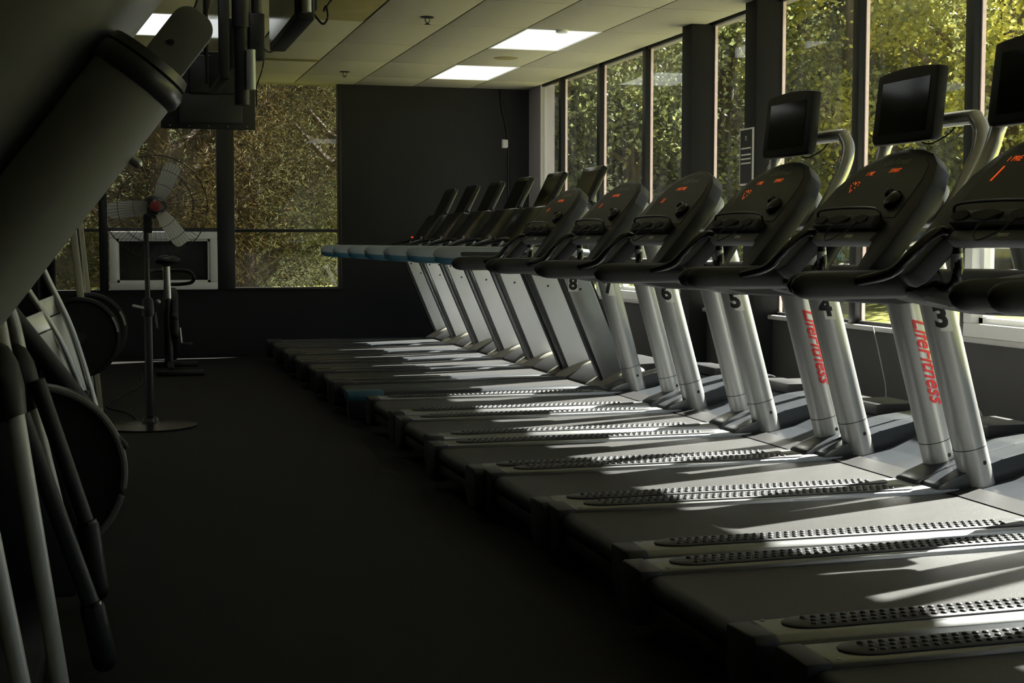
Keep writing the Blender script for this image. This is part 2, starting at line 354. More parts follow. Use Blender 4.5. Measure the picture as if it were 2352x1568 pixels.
struct(MB().box(XL, XW+0.2, YB-0.2, YB, 0, ZC+0.02).build('wall_back', 'wall_dark', smooth=0))
struct(MB().box(-0.75, -0.36, 7.6, 9.98, 0, ZC+0.02).build('wall_partition', 'wall_dark', smooth=0))

# ------------------------------------------------------------------ treadmill with strips and posts (the seven nearer ones)
PX = lambda z: 1.715-0.28*(z-0.42)                        # centre line of the leaning posts
PR, PV = 0.066, 0.337
C0, CD, CN = (0.88, 1.10), (0.64, 0.768), (-0.768, 0.64)  # console plane: origin, up the panel, towards the user
def con(v, s, n=0.0): return (C0[0]+CD[0]*s+CN[0]*n, v, C0[1]+CD[1]*s+CN[1]*n)
def belt_loop(mb, x0, x1, hw, zt, r):
    prof = []
    for i in range(9):
        a = math.pi/2+math.pi*i/8; prof.append((x0+r*math.cos(a), zt-r+r*math.sin(a)))
    prof = [(x1, zt)] + prof + [(x1, zt-2*r)]
    return mb.prism(prof, 'y', -hw, hw)
def pad_mesh(L, wd):
    mb = MB(); n = 8; h = wd/2; out = []
    for i in range(n+1): a = math.pi/2+math.pi*i/n; out.append((h+h*1.5*math.cos(a), h*math.sin(a)))
    for i in range(n+1): a = -math.pi/2+math.pi*i/n; out.append((L-h+h*math.cos(a), h*math.sin(a)))
    out = [(x+h*0.5, y) for x, y in out]
    mb.prism(out, 'z', 0, 0.006, 0.0015, 1)
    k = int((L-0.10)/0.029)
    for i in range(k):
        for j in range(3):
            cx = 0.075+i*0.029+(0.0145 if j == 1 else 0); cy = (j-1)*wd*0.28
            prof = [(0.0098, 0.005), (0.0085, 0.0095), (0.0045, 0.0115)]
            mb.lathe(prof, (cx, cy, 0), 'z', 8)
    return mb.mesh('tread_pad', M['pad'], 50)

def build_treadmill():
    T = thing('treadmill', 'treadmill', 'treadmill')
    # under frame and feet
    f = MB().box(0.10, 1.75, -0.33, 0.33, 0.055, 0.145, 0.01).box(0.02, 0.12, -0.30, 0.30, 0.09, 0.14, 0.01)
    f.build('under_frame', 'black_metal', T)
    for s in (-1, 1):
        MB().lathe([(0.030, 0), (0.030, 0.02), (0.014, 0.024), (0.014, 0.06)], (0.20, s*0.29, 0), 'z', 14).build('foot', 'black_rubber', T)
    b = belt_loop(MB(), 0.045, 1.80, 0.285, 0.212, 0.035).build('belt', 'belt', T)
    tv, tf = text2d('LifeFitness', 0.045, 0.2)
    m = MB(); m.add([(0.45+x, -0.245+y*0.55, 0.2127) for x, y in tv], tf); m.build('belt_print', 'darktext', b, smooth=0)
    pm = pad_mesh(1.34, 0.108)
    for s in (-1, 1):
        sec = [(0.295, 0.150), (0.295, 0.222), (0.302, 0.228), (0.440, 0.228), (0.456, 0.214), (0.462, 0.17), (0.462, 0.075), (0.43, 0.065), (0.33, 0.09)]
        r = MB().prism([(s*a, z) for a, z in sec], 'x', 0.065, 1.66, 0.003, 1).build('side_rail', 'steel', T)
        p = bpy.data.objects.new('tread_pad', pm); COL.objects.link(p); p.parent = r; p.location = (0.118, s*0.365, 0.228)
        sec2 = [(0.292, 0.10), (0.292, 0.226), (0.445, 0.231), (0.462, 0.214), (0.466, 0.06), (0.34, 0.05)]
        MB().prism([(s*a, z) for a, z in sec2], 'x', -0.005, 0.066, 0.008, 2).build('end_cap', 'plastic', r)
        MB().lathe([(0.006, 0), (0.006, 0.004)], (0.09, s*0.31, 0.226), 'z', 8).build('screw', 'steel', r)
    # motor hood: wedge with flat top
    h = MB().prism([(1.64, 0.216), (1.72, 0.224), (1.88, 0.255), (2.02, 0.305), (2.14, 0.350), (2.26, 0.366), (2.42, 0.350), (2.47, 0.30), (2.47, 0.05), (1.75, 0.05), (1.66, 0.20)], 'y', -0.37, 0.37, 0.012)
    ho = h.build('motor_hood', 'slate', T)
    MB().box(2.12, 2.36, -0.13, 0.16, 0.350, 0.405, 0.008).build('power_box', 'black_rubber', ho)
    MB().prism([(1.60, 0.216), (1.72, 0.232), (1.72, 0.215), (1.61, 0.205)], 'y', -0.29, 0.29).build('hood_lip', 'black_rubber', ho)
    for s in (-1, 1):
        prof = [(1.560, 0.196), (1.562, 0.238), (1.60, 0.256), (1.70, 0.292), (1.85, 0.338), (2.02, 0.375), (2.20, 0.394), (2.36, 0.386), (2.42, 0.355), (2.30, 0.345), (2.15, 0.322), (2.00, 0.285), (1.86, 0.240), (1.74, 0.205), (1.65, 0.194)]
        MB().prism(prof, 'y', s*0.300, s*0.462, 0.014).build('side_cover', 'slate', T)
        MB().prism([(1.70, 0.06), (1.70, 0.20), (1.95, 0.25), (2.40, 0.33), (2.44, 0.06)], 'y', s*0.37, s*0.455, 0.01).build('side_skirt', 'plastic', T)
        # leaning post
        p = MB().tube([(PX(0.20), s*PV, 0.20), (PX(1.20), s*PV, 1.20)], PR, 28, ratio=1.0).build('post', 'silver', T)
        MB().tube([(PX(0.386), s*PV, 0.386), (PX(0.389), s*PV, 0.389)], PR+0.0012, 28).build('seam_ring', 'plastic', p)
        MB().lathe([(0.009, 0), (0.009, 0.004)], (PX(0.33)+0.012, s*PV-PR+0.0005, 0.33), 'y', 12).build('bolt', 'ink', p)
        # handrail
        hr = MB()
        pts = [(0.545, 1.062), (0.556, 1.062), (0.575, 1.062), (0.60, 1.062), (0.64, 1.062), (1.20, 1.066), (1.32, 1.068), (1.50, 1.070)]
        rr = [0.004, 0.024, 0.036, 0.042, 0.0445, 0.0445, 0.041, 0.036]
        hr.tube([(a, s*0.425, z) for a, z in pts], rr, 20, ratio=0.82)
        ho_ = hr.build('handrail', 'black_rubber', T)
        MB().tube([(1.06, s*0.425, 1.066), (1.066, s*0.425, 1.066)], 0.0462, 20, ratio=0.82).build('joint_ring', 'black_gloss', ho_)
        MB().prism([(0.92, 1.045), (0.97, 1.01), (1.06, 0.990), (1.20, 0.965), (1.40, 0.955), (1.56, 0.965), (1.62, 1.00), (1.62, 1.09), (1.40, 1.10)], 'y', s*0.34, s*0.455, 0.02).build('rail_bracket', 'plastic', T)
        # curved grip with pulse sensor
        if s > 0:
            g = MB().tube(spline([(0.76, 0.40, 1.075), (0.82, 0.30, 1.105), (0.86, 0.245, 1.165), (0.915, 0.235, 1.215), (0.96, 0.235, 1.232), (0.998, 0.235, 1.210), (1.010, 0.235, 1.16), (1.016, 0.24, 1.095), (1.03, 0.29, 1.06), (1.04, 0.40, 1.06)], 5), 0.0175, 12).build('grip_bar', 'black_gloss', T)
            MB().tube([(1.009, 0.235, 1.165), (1.015, 0.239, 1.105)], 0.0186, 12).build('pulse_sensor', 'silver', g)
    # console: an arch with two wings reaching down to the rails
    half = [(0.0, 0.560), (0.10, 0.550), (0.20, 0.522), (0.28, 0.470), (0.335, 0.390), (0.358, 0.290), (0.366, 0.16), (0.366, 0.02), (0.350, -0.01), (0.300, -0.015), (0.265, 0.01), (0.245, 0.09), (0.225, 0.145), (0.0, 0.150)]
    out = half + [(-v, s) for v, s in reversed(half[1:-1])]
    mb = MB().prism(out, 'z', -0.055, 0.012, 0.010, 2); mb.map(lambda q: con(q.x, q.y, q.z))
    c = mb.build('console', 'plastic', T)
    # back shell
    mb = MB().prism([(-0.30, 0.27), (0.30, 0.27), (0.315, 0.36), (0.24, 0.46), (0.0, 0.52), (-0.24, 0.46), (-0.315, 0.36)], 'z', -0.115, -0.05, 0.03, 3); mb.map(lambda q: con(q.x, q.y, q.z))
    mb.build('back_shell', 'silver', c)
    hp = [(0.0, 0.535), (0.10, 0.526), (0.18, 0.502), (0.235, 0.462), (0.265, 0.40), (0.272, 0.30), (0.272, 0.225), (0.0, 0.232)]
    out = hp + [(-v, s) for v, s in reversed(hp[1:-1])]
    mb = MB().prism(out, 'z', 0.010, 0.0145, 0.0015, 1); mb.map(lambda q: con(q.x, q.y, q.z)); fp = mb.build('face_panel', 'panel_face', c)
    tv, tf = text2d('LifeFitness', 0.042, 0.35)
    MB().add([con(-x, 0.492+y, 0.0152) for x, y in tv], tf).build('logo', 'greytext', c, smooth=0)
    # tray with two cup wells, lip, speed knob and stop cord
    mb = MB().prism([(-0.235, 0.165), (0.200, 0.165), (0.195, 0.215), (-0.225, 0.215)], 'z', 0.008, 0.050, 0.008); mb.map(lambda q: con(q.x, q.y, q.z)); tr = mb.build('tray', 'plastic', c)
    for v, a in ((0.15, 0.045), (0.02, 0.075), (-0.14, 0.045)):
        mb = MB().lathe([(1, 0), (1, 0.004)], (0, 0, 0), 'z', 20); mb.map(lambda q: con(v+q.x*a, 0.190+q.y*0.018, 0.051+q.z)); mb.build('cup_well', 'ink', tr)
    MB().tube(spline([con(0.21, 0.20, 0.03), con(0.20, 0.222, 0.06), con(0.10, 0.230, 0.066), con(-0.10, 0.230, 0.066), con(-0.23, 0.222, 0.06), con(-0.24, 0.20, 0.03)], 4), 0.005, 8).build('tray_lip', 'slate', tr)
    mb = MB().prism([(-0.235, 0.120), (0.195, 0.120), (0.195, 0.160), (-0.235, 0.160)], 'z', -0.02, 0.020, 0.008); mb.map(lambda q: con(q.x, q.y, q.z)); sb = mb.build('front_bar', 'grey_body', c)
    mb = MB().box(-0.10, -0.045, 0.132, 0.146, 0.0205, 0.0215); mb.map(lambda q: con(q.x, q.y, q.z)); mb.build('name_plate', 'paper', c, smooth=0)
    mb = MB().ball((-0.190, 0.300, 0.022), (0.040, 0.040, 0.020)).ball((-0.150, 0.325, 0.024), (0.020, 0.020, 0.022)); mb.map(lambda q: con(q.x, q.y, q.z)); mb.build('fan_nozzle', 'black_gloss', c)
    MB().tube(spline([con(-0.05, 0.20, 0.05), con(-0.02, 0.13, 0.075), con(-0.07, 0.07, 0.08), con(-0.13, 0.11, 0.07), con(-0.14, 0.19, 0.05)], 6), 0.0028, 6).build('safety_cord', 'ink', c)
    return T

def led(c, body, size, v, s, name='led_text', shear=0.3, m='led'):
    tv, tf = text2d(body, size, shear)
    return MB().add([con(v-x, s+y, 0.0158) for x, y in tv], tf).build(name, m, c, smooth=0)
def on_post(post, body, size, z, ang, m, name, down=False, s=1, shear=0.0, sx=1.0, bold=0.0):
    """lettering wrapped on the round post; down=True runs it down the post"""
    tv, tf = text2d(body, size, shear, 1.0, bold); vs = []
    bm = bmesh.new(); V = [bm.verts.new((x, y, 0)) for x, y in tv]
    for q in tf: bm.faces.new([V[i] for i in q])
    for k in range(-12, 13):                               # cut fine enough to follow the round post
        for nrm, co in (((1, 0, 0), (k*0.008, 0, 0)), ((0, 1, 0), (0, k*0.008, 0))):
            if down == (nrm[1] == 1): bmesh.ops.bisect_plane(bm, geom=bm.verts[:]+bm.edges[:]+bm.faces[:], plane_co=co, plane_no=nrm)
    bm.verts.index_update(); tv = [(q.co.x, q.co.y) for q in bm.verts]; tf = [tuple(q.index for q in f.verts) for f in bm.faces]; bm.free()
    for x, y in tv:
        x *= sx
        a, d = (y, -x) if down else (x, y)
        t = ang+a/PR; zz = z+d; r = PR+0.0016
        vs.append((PX(zz)+r*math.sin(t), s*PV-r*math.cos(t), zz))
    MB().add(vs, tf).build(name, m, post, smooth=0)
def sticker(T, num):
    post = [o for o in T.children if o.name.startswith('post')][1]
    z0, ang, w_, h_ = 0.905, -0.50, 0.038, 0.052; vs, fs = [], []
    for i in range(7):
        for zz in (z0-h_, z0+h_):
            t = ang+(-w_+2*w_*i/6)/PR; r = PR+0.0009; vs.append((PX(zz)+r*math.sin(t), PV-r*math.cos(t), zz))
    fs = [(2*i, 2*i+2, 2*i+3, 2*i+1) for i in range(6)]
    MB().add(vs, fs).build('number_sticker', 'paper', post)
    on_post(post, num, 0.112, z0, ang, 'ink', 'sticker_digit', bold=0.005)

def screen_unit(T):
    """television on a bent silver tube above the console"""
    U = MB().tube(spline([(1.10, -0.325, 1.17), (1.20, -0.325, 1.32), (1.285, -0.325, 1.47), (1.315, -0.32, 1.56), (1.318, -0.285, 1.615), (1.318, -0.22, 1.63), (1.318, 0.22, 1.63), (1.318, 0.285, 1.615), (1.315, 0.32, 1.56), (1.285, 0.325, 1.47), (1.20, 0.325, 1.32), (1.10, 0.325, 1.17)], 6), 0.026, 14)
    u = U.build('screen_tube', 'silver_bright', T)
    for s in (-1, 1): MB().tube([(1.05, s*0.325, 1.095), (1.115, s*0.325, 1.195)], 0.030, 14).build('tube_sleeve', 'plastic', u)
    hw, n = 0.205, 9; top = [(hw-2*hw*i/(n-1), 0.128+0.014*(1-(2*i/(n-1)-1)**2)) for i in range(n)]
    out = top + [(-hw-0.004, -0.11), (-hw+0.012, -0.128), (hw-0.012, -0.128), (hw+0.004, -0.11)]
    def P(q): return Vector((1.232+q.z*1.0+q.y*0.10, q.x, 1.682+q.y-q.z*0.10))
    mb = MB().prism(out, 'z', -0.028, 0.014, 0.009, 2); mb.map(P); t = mb.build('television', 'black_rubber', T)
    mb = MB().box(-0.16, 0.16, -0.095, 0.095, -0.0300, -0.0275); mb.map(P); mb.build('screen', 'screen', t)
    mb = MB().box(-0.10, 0.10, -0.09, 0.08, 0.012, 0.055, 0.006); mb.map(P); mb.build('back_box', 'plastic', t)
    MB().tube(spline([(1.26, -0.02, 1.575), (1.25, -0.05, 1.555), (1.26, -0.10, 1.548), (1.29, -0.15, 1.575), (1.30, -0.18, 1.60)], 5), 0.0028, 6).build('cable', 'ink', t)

proto = build_treadmill()
TM = [  # number, centre Y, X shift, yaw, extra
    (1, 2.625, 0.03, 0.1), (2, 3.600, 0.00, 0.9), (3, 4.595, 0.05, -0.4), (4, 5.465, 0.03, 0.3), (5, 6.310, -0.02, 0.5), (6, 7.350, 0.02, 0.2), (7, 8.395, 0.035, 0.0)]
LAB = {1: 'black and silver treadmill nearest the camera, only its rear deck corner in view',
       2: 'black and silver treadmill at the right edge of the photo, glowing 1 on its console',
       3: 'treadmill numbered 3 on its silver post, blank black television above its console',
       4: 'treadmill numbered 4 on its silver post, its television screen mirroring trees',
       5: 'black and silver treadmill numbered 5 on its post, red lettering on its near post',
       6: 'black and silver treadmill numbered 6 on its post, between those numbered 5 and 7',
       7: 'black and silver treadmill numbered 7, last before the white posted treadmills'}
alike = [proto] + [copy_tree(proto) for _ in TM[1:]]
for T, (k, y, dx, rz) in zip(alike, TM):
    T.location = (1.50+dx, y, 0); T.rotation_euler = (0, 0, R(rz)); tag(T, LAB[k], 'treadmill', 'row of treadmills along the window')
    c = [o for o in T.children if o.name.startswith('console')][0]
    posts = [o for o in T.children if o.name.startswith('post')]
    if k >= 3: sticker(T, str(k))
    if k in (4, 5): on_post(posts[0], 'LifeFitness', 0.105, 0.72, 0.25, 'red', 'red_lettering', True, -1, 0.3, 0.78, 0.0022)
    if k == 2:
        led(c, '1 PRE', 0.030, 0.16, 0.445); led(c, '1', 0.085, 0.20, 0.385)
    elif k in (3, 4):
        led(c, '1 ME', 0.026, 0.14, 0.442); led(c, 'START', 0.024, -0.03, 0.448)
        hv, hf = [], []
        for q in range(15):
            a = 2*math.pi*q/15; hx = 0.0017*16*math.sin(a)**3; hy = 0.0017*(13*math.cos(a)-5*math.cos(2*a)-2*math.cos(3*a)-math.cos(4*a))
            o = len(hv); hv += [con(0.19-hx-0.0028, 0.385+hy-0.0028, 0.0158), con(0.19-hx+0.0028, 0.385+hy-0.0028, 0.0158), con(0.19-hx+0.0028, 0.385+hy+0.0028, 0.0158), con(0.19-hx-0.0028, 0.385+hy+0.0028, 0.0158)]; hf.append((o, o+1, o+2, o+3))
        MB().add(hv, hf).build('led_heart', 'led', c, smooth=0)
    else:
        led(c, '1 ME TIME', 0.026, 0.05, 0.445); led(c, '11', 0.042, 0.17, 0.375)
for T in alike[:4]:
    before = set(T.children); screen_unit(T)
    if T is alike[1]:
        for o in set(T.children)-before: o.location = (-0.06, 0.07, 0)

# ------------------------------------------------------------------ treadmill with flat pale posts and teal rails (the six farther ones)
def build_treadmill_b():
    T = thing('treadmill', 'treadmill', 'treadmill')
    MB().box(0.10, 1.80, -0.31, 0.31, 0.05, 0.14, 0.01).build('under_frame', 'black_metal', T)
    for s in (-1, 1): MB().lathe([(0.03, 0), (0.03, 0.02), (0.014, 0.024), (0.014, 0.06)], (0.22, s*0.27, 0), 'z', 12).build('foot', 'black_rubber', T)
    belt_loop(MB(), 0.05, 1.85, 0.27, 0.205, 0.035).build('belt', 'belt', T)
    MB().prism([(1.66, 0.21), (1.80, 0.30), (1.98, 0.36), (2.25, 0.37), (2.40, 0.33), (2.42, 0.05), (1.72, 0.05)], 'y', -0.33, 0.33, 0.02).build('motor_hood', 'plastic', T)
    for s in (-1, 1):
        r = MB().prism([(s*a, z) for a, z in [(0.28, 0.12), (0.28, 0.212), (0.30, 0.222), (0.395, 0.222), (0.412, 0.205), (0.412, 0.06), (0.33, 0.06)]], 'x', 0.0, 1.70, 0.006).build('side_rail', 'slate', T)
        MB().prism([(s*a, z) for a, z in [(0.275, 0.08), (0.275, 0.222), (0.30, 0.228), (0.40, 0.228), (0.418, 0.205), (0.418, 0.05), (0.33, 0.05)]], 'x', -0.03, 0.13, 0.012).build('end_cap', 'plastic', r)
        # lens shaped cover at the foot of the post
        cv = MB().ball((1.80, s*0.345, 0.235), (0.24, 0.10, 0.085), 24, 12); cv.map(lambda q: Vector((q.x, s*0.345+(q.y-s*0.345)*min(1.0, 0.35+(q.x-1.55)*2.2), max(q.z+(q.x-1.8)*0.28, 0.10))))
        cv.build('foot_cover', 'beige', T)
        # flat leaning post
        xb, xt = 1.735, 1.40
        poly = [(xb, 0.22), (xb+0.185, 0.22), (xt+0.185, 1.02), (xt, 1.02)]
        p = MB().prism(poly, 'y', s*0.345, s*0.40, 0.006).build('post', 'white_post', T)
        for e in (0, 1):
            a = 0.189 if e else -0.022
            MB().prism([(xb+a, 0.22), (xb+a+0.018, 0.22), (xt+a+0.018, 1.0), (xt+a, 1.0)], 'y', s*0.35, s*0.395).build('edge_trim', 'plastic', p)
        for bx, bz in ((0.03, 0.98), (0.12, 0.98), (0.09, 0.88)):
            xx = xt+(1.02-bz)*(xb-xt)/0.8+bx
            MB().lathe([(0.008, 0), (0.008, 0.057)], (xx, s*0.372-0.0295, bz), 'y', 10).build('bolt', 'ink', p)
        # rail: teal top half, blue lower half, dark inlay
        pts = [(0.53, 1.118), (0.542, 1.117), (0.565, 1.116), (0.60, 1.115), (0.66, 1.114), (1.50, 1.105), (1.62, 1.10)]
        rr = [0.004, 0.028, 0.042, 0.052, 0.056, 0.056, 0.045]
        h = MB().tube([(a, s*0.40, z) for a, z in pts], rr, 20, ratio=0.62).build('handrail', 'teal', T)
        MB().tube([(a, s*0.40, z-0.020) for a, z in pts[1:]], [q*0.86 for q in rr[1:]], 18, ratio=0.66).build('rail_underside', 'blue', h)
        MB().cap_tube((0.72, s*0.40-0.028, 1.118), (1.20, s*0.40-0.028, 1.114), 0.017, 12, ratio=0.6).build('rail_inlay', 'plastic', h)
        MB().tube(spline([(1.22, s*0.38, 1.15), (1.33, s*0.34, 1.19), (1.43, s*0.27, 1.215), (1.47, s*0.15, 1.22), (1.48, 0.0, 1.22)], 5), 0.017, 10).build('cross_bar', 'black_gloss', T)
        MB().tube([(1.44, s*0.255, 1.20), (1.40, s*0.262, 1.14)], 0.020, 10).build('pulse_sensor', 'silver_bright', T)
    # console mast, shell and tilted tablet
    ms = MB().prism([(1.38, 1.05), (1.70, 1.05), (1.78, 1.30), (1.74, 1.47), (1.62, 1.47), (1.46, 1.24)], 'y', -0.30, 0.30, 0.02).build('console_body', 'black_gloss', T)
    MB().ball((1.74, 0.0, 1.36), (0.075, 0.27, 0.12), 20, 12).build('console_shell', 'silver', ms)
    MB().lathe([(0.014, 0), (0.018, 0.006), (0.014, 0.014)], (1.44, -0.16, 1.235), 'x', 14).build('control_knob', 'silver', ms)
    mb = MB().prism([(-0.205, 0), (0.205, 0), (0.205, 0.31), (0.19, 0.33), (-0.19, 0.33), (-0.205, 0.31)], 'z', -0.022, 0.022, 0.010, 3)
    def P(q): return Vector((1.655+q.y*0.44+q.z*0.90, q.x, 1.425+q.y*0.90-q.z*0.44))
    mb.map(P); tb = mb.build('tablet', 'black_gloss', T)
    mb = MB().box(-0.17, 0.17, 0.04, 0.29, -0.0245, -0.0215); mb.map(P); mb.build('screen', 'screen', tb)
    return T
pb = build_treadmill_b()
ORD = ['white posted treadmill numbered 8, with a blue cap on its near rear corner', 'second white posted treadmill counting from the one numbered 8',
       'third white posted treadmill counting from the one numbered 8', 'fourth white posted treadmill counting from the one numbered 8',
       'fifth white posted treadmill, next to last before the far wall', 'last white posted treadmill, nearest the dark far wall']
YB_ = (9.53, 10.42, 11.30, 12.18, 13.06, 13.94)
alike_b = [pb] + [copy_tree(pb) for _ in YB_[1:]]
for i, (T, y) in enumerate(zip(alike_b, YB_)):
    T.location = (1.50, y, 0); tag(T, ORD[i], 'treadmill', 'white posted treadmills at the far end')
    if i == 0:
        xb, xt = 1.735, 1.40; post = [o for o in T.children if o.name.startswith('post')][0]
        post.data = post.data.copy(); post.data.materials.clear(); post.data.materials.append(M['silver'])
        MB().box(1.462, 1.528, -0.4022, -0.4005, 0.865, 0.965).build('number_sticker', 'paper', post, smooth=0)
        tv, tf = text2d('8', 0.115, bold=0.005)
        MB().add([(1.495+x, -0.4030, 0.915+y2) for x, y2 in tv], tf).build('sticker_digit', 'ink', post, smooth=0)
        MB().prism([(-0.27, 0.18), (-0.27, 0.226), (-0.30, 0.232), (-0.405, 0.232), (-0.422, 0.205), (-0.420, 0.16), (-0.33, 0.16)], 'x', -0.045, 0.20, 0.014).build('blue_cap', 'teal_cap', T)
    if i == 5: MB().box(1.40, 1.42, 0.10, 0.11, 1.24, 1.25).build('red_lamp', 'led_red', T)

# ------------------------------------------------------------------ pedestal fan
FX, FY, FZ = 0.222, 9.48, 1.425
F = thing('pedestal_fan', 'black pedestal fan with three grey blades and a red hub', 'fan', (FX, FY, 0))
o3 = (FX, FY, 0)
MB().lathe([(0.30, 0), (0.30, 0.012), (0.20, 0.022), (0.06, 0.035), (0.05, 0.06), (0.032, 0.07)], (FX, FY, 0), 'z', 36).build('base', 'black_gloss', F, o3)
pl = MB().tube([(FX, FY, 0.05), (FX, FY, 0.80)], 0.026, 16).tube([(FX, FY, 0.80), (FX-0.004, FY, 1.30)], 0.017, 14).build('pole', 'black_metal', F, o3)
MB().lathe([(0.034, 0), (0.040, 0.02), (0.036, 0.10), (0.022, 0.12)], (FX, FY, 0.72), 'z', 16).build('height_collar', 'black_rubber', pl, o3)
MB().cap_tube((FX-0.03, FY-0.02, 0.775), (FX-0.09, FY-0.05, 0.79), 0.011, 10).build('clamp_knob', 'silver', pl, o3)
HX, HY = FX+0.055, FY-0.10
MB().cap_tube((HX, HY+0.04, FZ), (HX, HY+0.22, FZ), 0.075, 18).build('motor', 'black_metal', F, o3)
MB().box(HX-0.075, HX-0.02, HY+0.08, HY+0.16, FZ-0.17, FZ-0.05, 0.01).build('bracket', 'black_metal', F, o3)
cg = MB()
Rg = 0.325
for k in range(80):                                    # domed wire cage, front and back
    a = 2*math.pi*k/80; ca, sa = math.cos(a), math.sin(a)
    fr = [(HX+ca*r, HY+dy, FZ+sa*r) for r, dy in ((0.05, -0.085), (0.16, -0.080), (0.27, -0.055), (Rg, 0.0))]
    cg.tube(fr, 0.0011, 4, caps=False)
    if k % 2 == 0: cg.tube([(HX+ca*r, HY+dy, FZ+sa*r) for r, dy in ((0.06, 0.12), (0.20, 0.11), (0.29, 0.07), (Rg, 0.0))], 0.0011, 4, caps=False)
for r, dy in ((Rg, 0.0), (0.235, -0.066), (0.14, -0.082), (0.055, -0.086), (0.24, 0.10)):
    cg.tube([(HX+math.cos(2*math.pi*k/48)*r, HY+dy, FZ+math.sin(2*math.pi*k/48)*r) for k in range(48)], 0.0032 if r == Rg else 0.0018, 5, closed=True)
cg.build('cage', 'black_metal', F, o3)
for k in range(3):
    a0 = R(66+120*k); vs, fs = [], []
    for i in range(7):
        r = 0.045+0.25*i/6; wv = 0.040+0.016*min(1, i/2)
        for j in range(5):
            q = (j/4-0.5)*2; tx = q*wv*(1 if i < 6 or abs(q) < 0.8 else 0.85); tw = 0.55-0.35*i/6
            lx, ly, lz = r-(0.012 if i == 6 and abs(q) > 0.8 else 0), tx*math.sin(tw)-0.006*(1-q*q), tx*math.cos(tw)
            vs.append((HX+lx*math.cos(a0)-lz*math.sin(a0), HY-0.01+ly, FZ+lx*math.sin(a0)+lz*math.cos(a0)))
    n0 = len(vs); vs += [(x, y+0.003, z) for x, y, z in vs]
    for i in range(6):
        for j in range(4):
            q = i*5+j; fs += [(q, q+1, q+6, q+5), (n0+q, n0+q+5, n0+q+6, n0+q+1)]
    for i in range(6): fs += [(i*5, i*5+5, n0+i*5+5, n0+i*5), (i*5+4, n0+i*5+4, n0+i*5+9, i*5+9)]
    for j in range(4): fs += [(j, n0+j, n0+j+1, j+1), (30+j, 31+j, n0+31+j, n0+30+j)]
    MB().add(vs, fs).build('blade', 'fanblade', F, o3)
MB().lathe([(0.018, -0.098), (0.032, -0.092), (0.038, -0.07), (0.038, 0.02)], (HX, HY, FZ), 'y', 24).build('hub', 'redhub', F, o3)
tag(MB().tube(spline([(FX-0.05, FY+0.1, 0.006), (0.10, 10.2, 0.005), (-0.05, 10.7, 0.005), (0.05, 11.4, 0.005), (0.22, 12.3, 0.005), (0.25, 13.4, 0.005)], 8), 0.005, 6).build('power_cord', 'ink'), 'thin black cord on the floor behind the fan', 'cord')

# ------------------------------------------------------------------ indoor cycle by the far wall
bx, by = 0.50, 13.55; ob = (bx, by, 0)
B = thing('exercise_bike', 'black indoor cycle with a silver seat post by the far wall', 'exercise bike', ob)
MB().tube([(bx+0.045*math.cos(0), by+0.30*math.cos(2*math.pi*k/36), 0.44+0.30*math.sin(2*math.pi*k/36)) for k in range(36)], 0.038, 10, closed=True).build('wheel_guard', 'black_rubber', B, ob)
MB().lathe([(0.24, -0.015), (0.25, 0), (0.24, 0.015)], (bx+0.045, by, 0.44), 'x', 30).build('flywheel', 'black_gloss', B, ob)
for yy in (-0.5, 0.48): MB().box(bx-0.13, bx+0.29, by+yy-0.03, by+yy+0.03, 0, 0.05, 0.012).build('stabilizer_bar', 'black_metal', B, ob)
MB().tube([(bx, by-0.48, 0.05), (bx, by-0.1, 0.14), (bx, by+0.46, 0.05)], 0.03, 12).tube([(bx, by-0.30, 0.06), (bx-0.01, by-0.22, 0.72)], 0.03, 12).tube([(bx, by+0.36, 0.06), (bx, by+0.30, 0.80)], 0.03, 12).tube([(bx, by-0.25, 0.50), (bx, by+0.32, 0.62)], 0.028, 12).build('bike_frame', 'black_metal', B, ob)
MB().tube([(bx-0.01, by-0.22, 0.68), (bx-0.02, by-0.26, 0.98)], 0.033, 16).build('seat_post', 'silver_bright', B, ob)
MB().ball((bx-0.01, by-0.24, 1.03), (0.12, 0.15, 0.05), 18, 10).build('saddle', 'black_rubber', B, ob)
MB().tube([(bx, by+0.30, 0.78), (bx, by+0.31, 1.00)], 0.022, 12).build('handlebar_post', 'black_metal', B, ob)
MB().tube(spline([(bx-0.02, by+0.30, 0.80), (bx+0.12, by+0.25, 0.80), (bx+0.22, by+0.15, 0.82), (bx+0.24, by+0.08, 0.87), (bx+0.20, by+0.10, 0.92), (bx+0.08, by+0.24, 0.93), (bx-0.12, by+0.24, 0.93), (bx-0.2, by+0.1, 0.9)], 5), 0.018, 10).build('handlebar', 'black_rubber', B, ob)
for s in (-1, 1):
    cr = MB().tube([(bx+s*0.10, by-0.02, 0.40), (bx+s*0.11, by-0.10*s, 0.40-0.14*s)], 0.012, 8).build('crank_arm', 'silver_bright', B, ob)
    MB().box(bx+s*0.11-0.01, bx+s*0.11+s*0.09+0.01, by-0.10*s-0.05, by-0.10*s+0.05, 0.385-0.14*s, 0.41-0.14*s, 0.006).build('pedal', 'black_metal', cr, ob)
MB().ball((bx-0.10, by-0.34, 0.66), 0.022, 12, 8).build('adjust_knob', 'silver', B, ob)

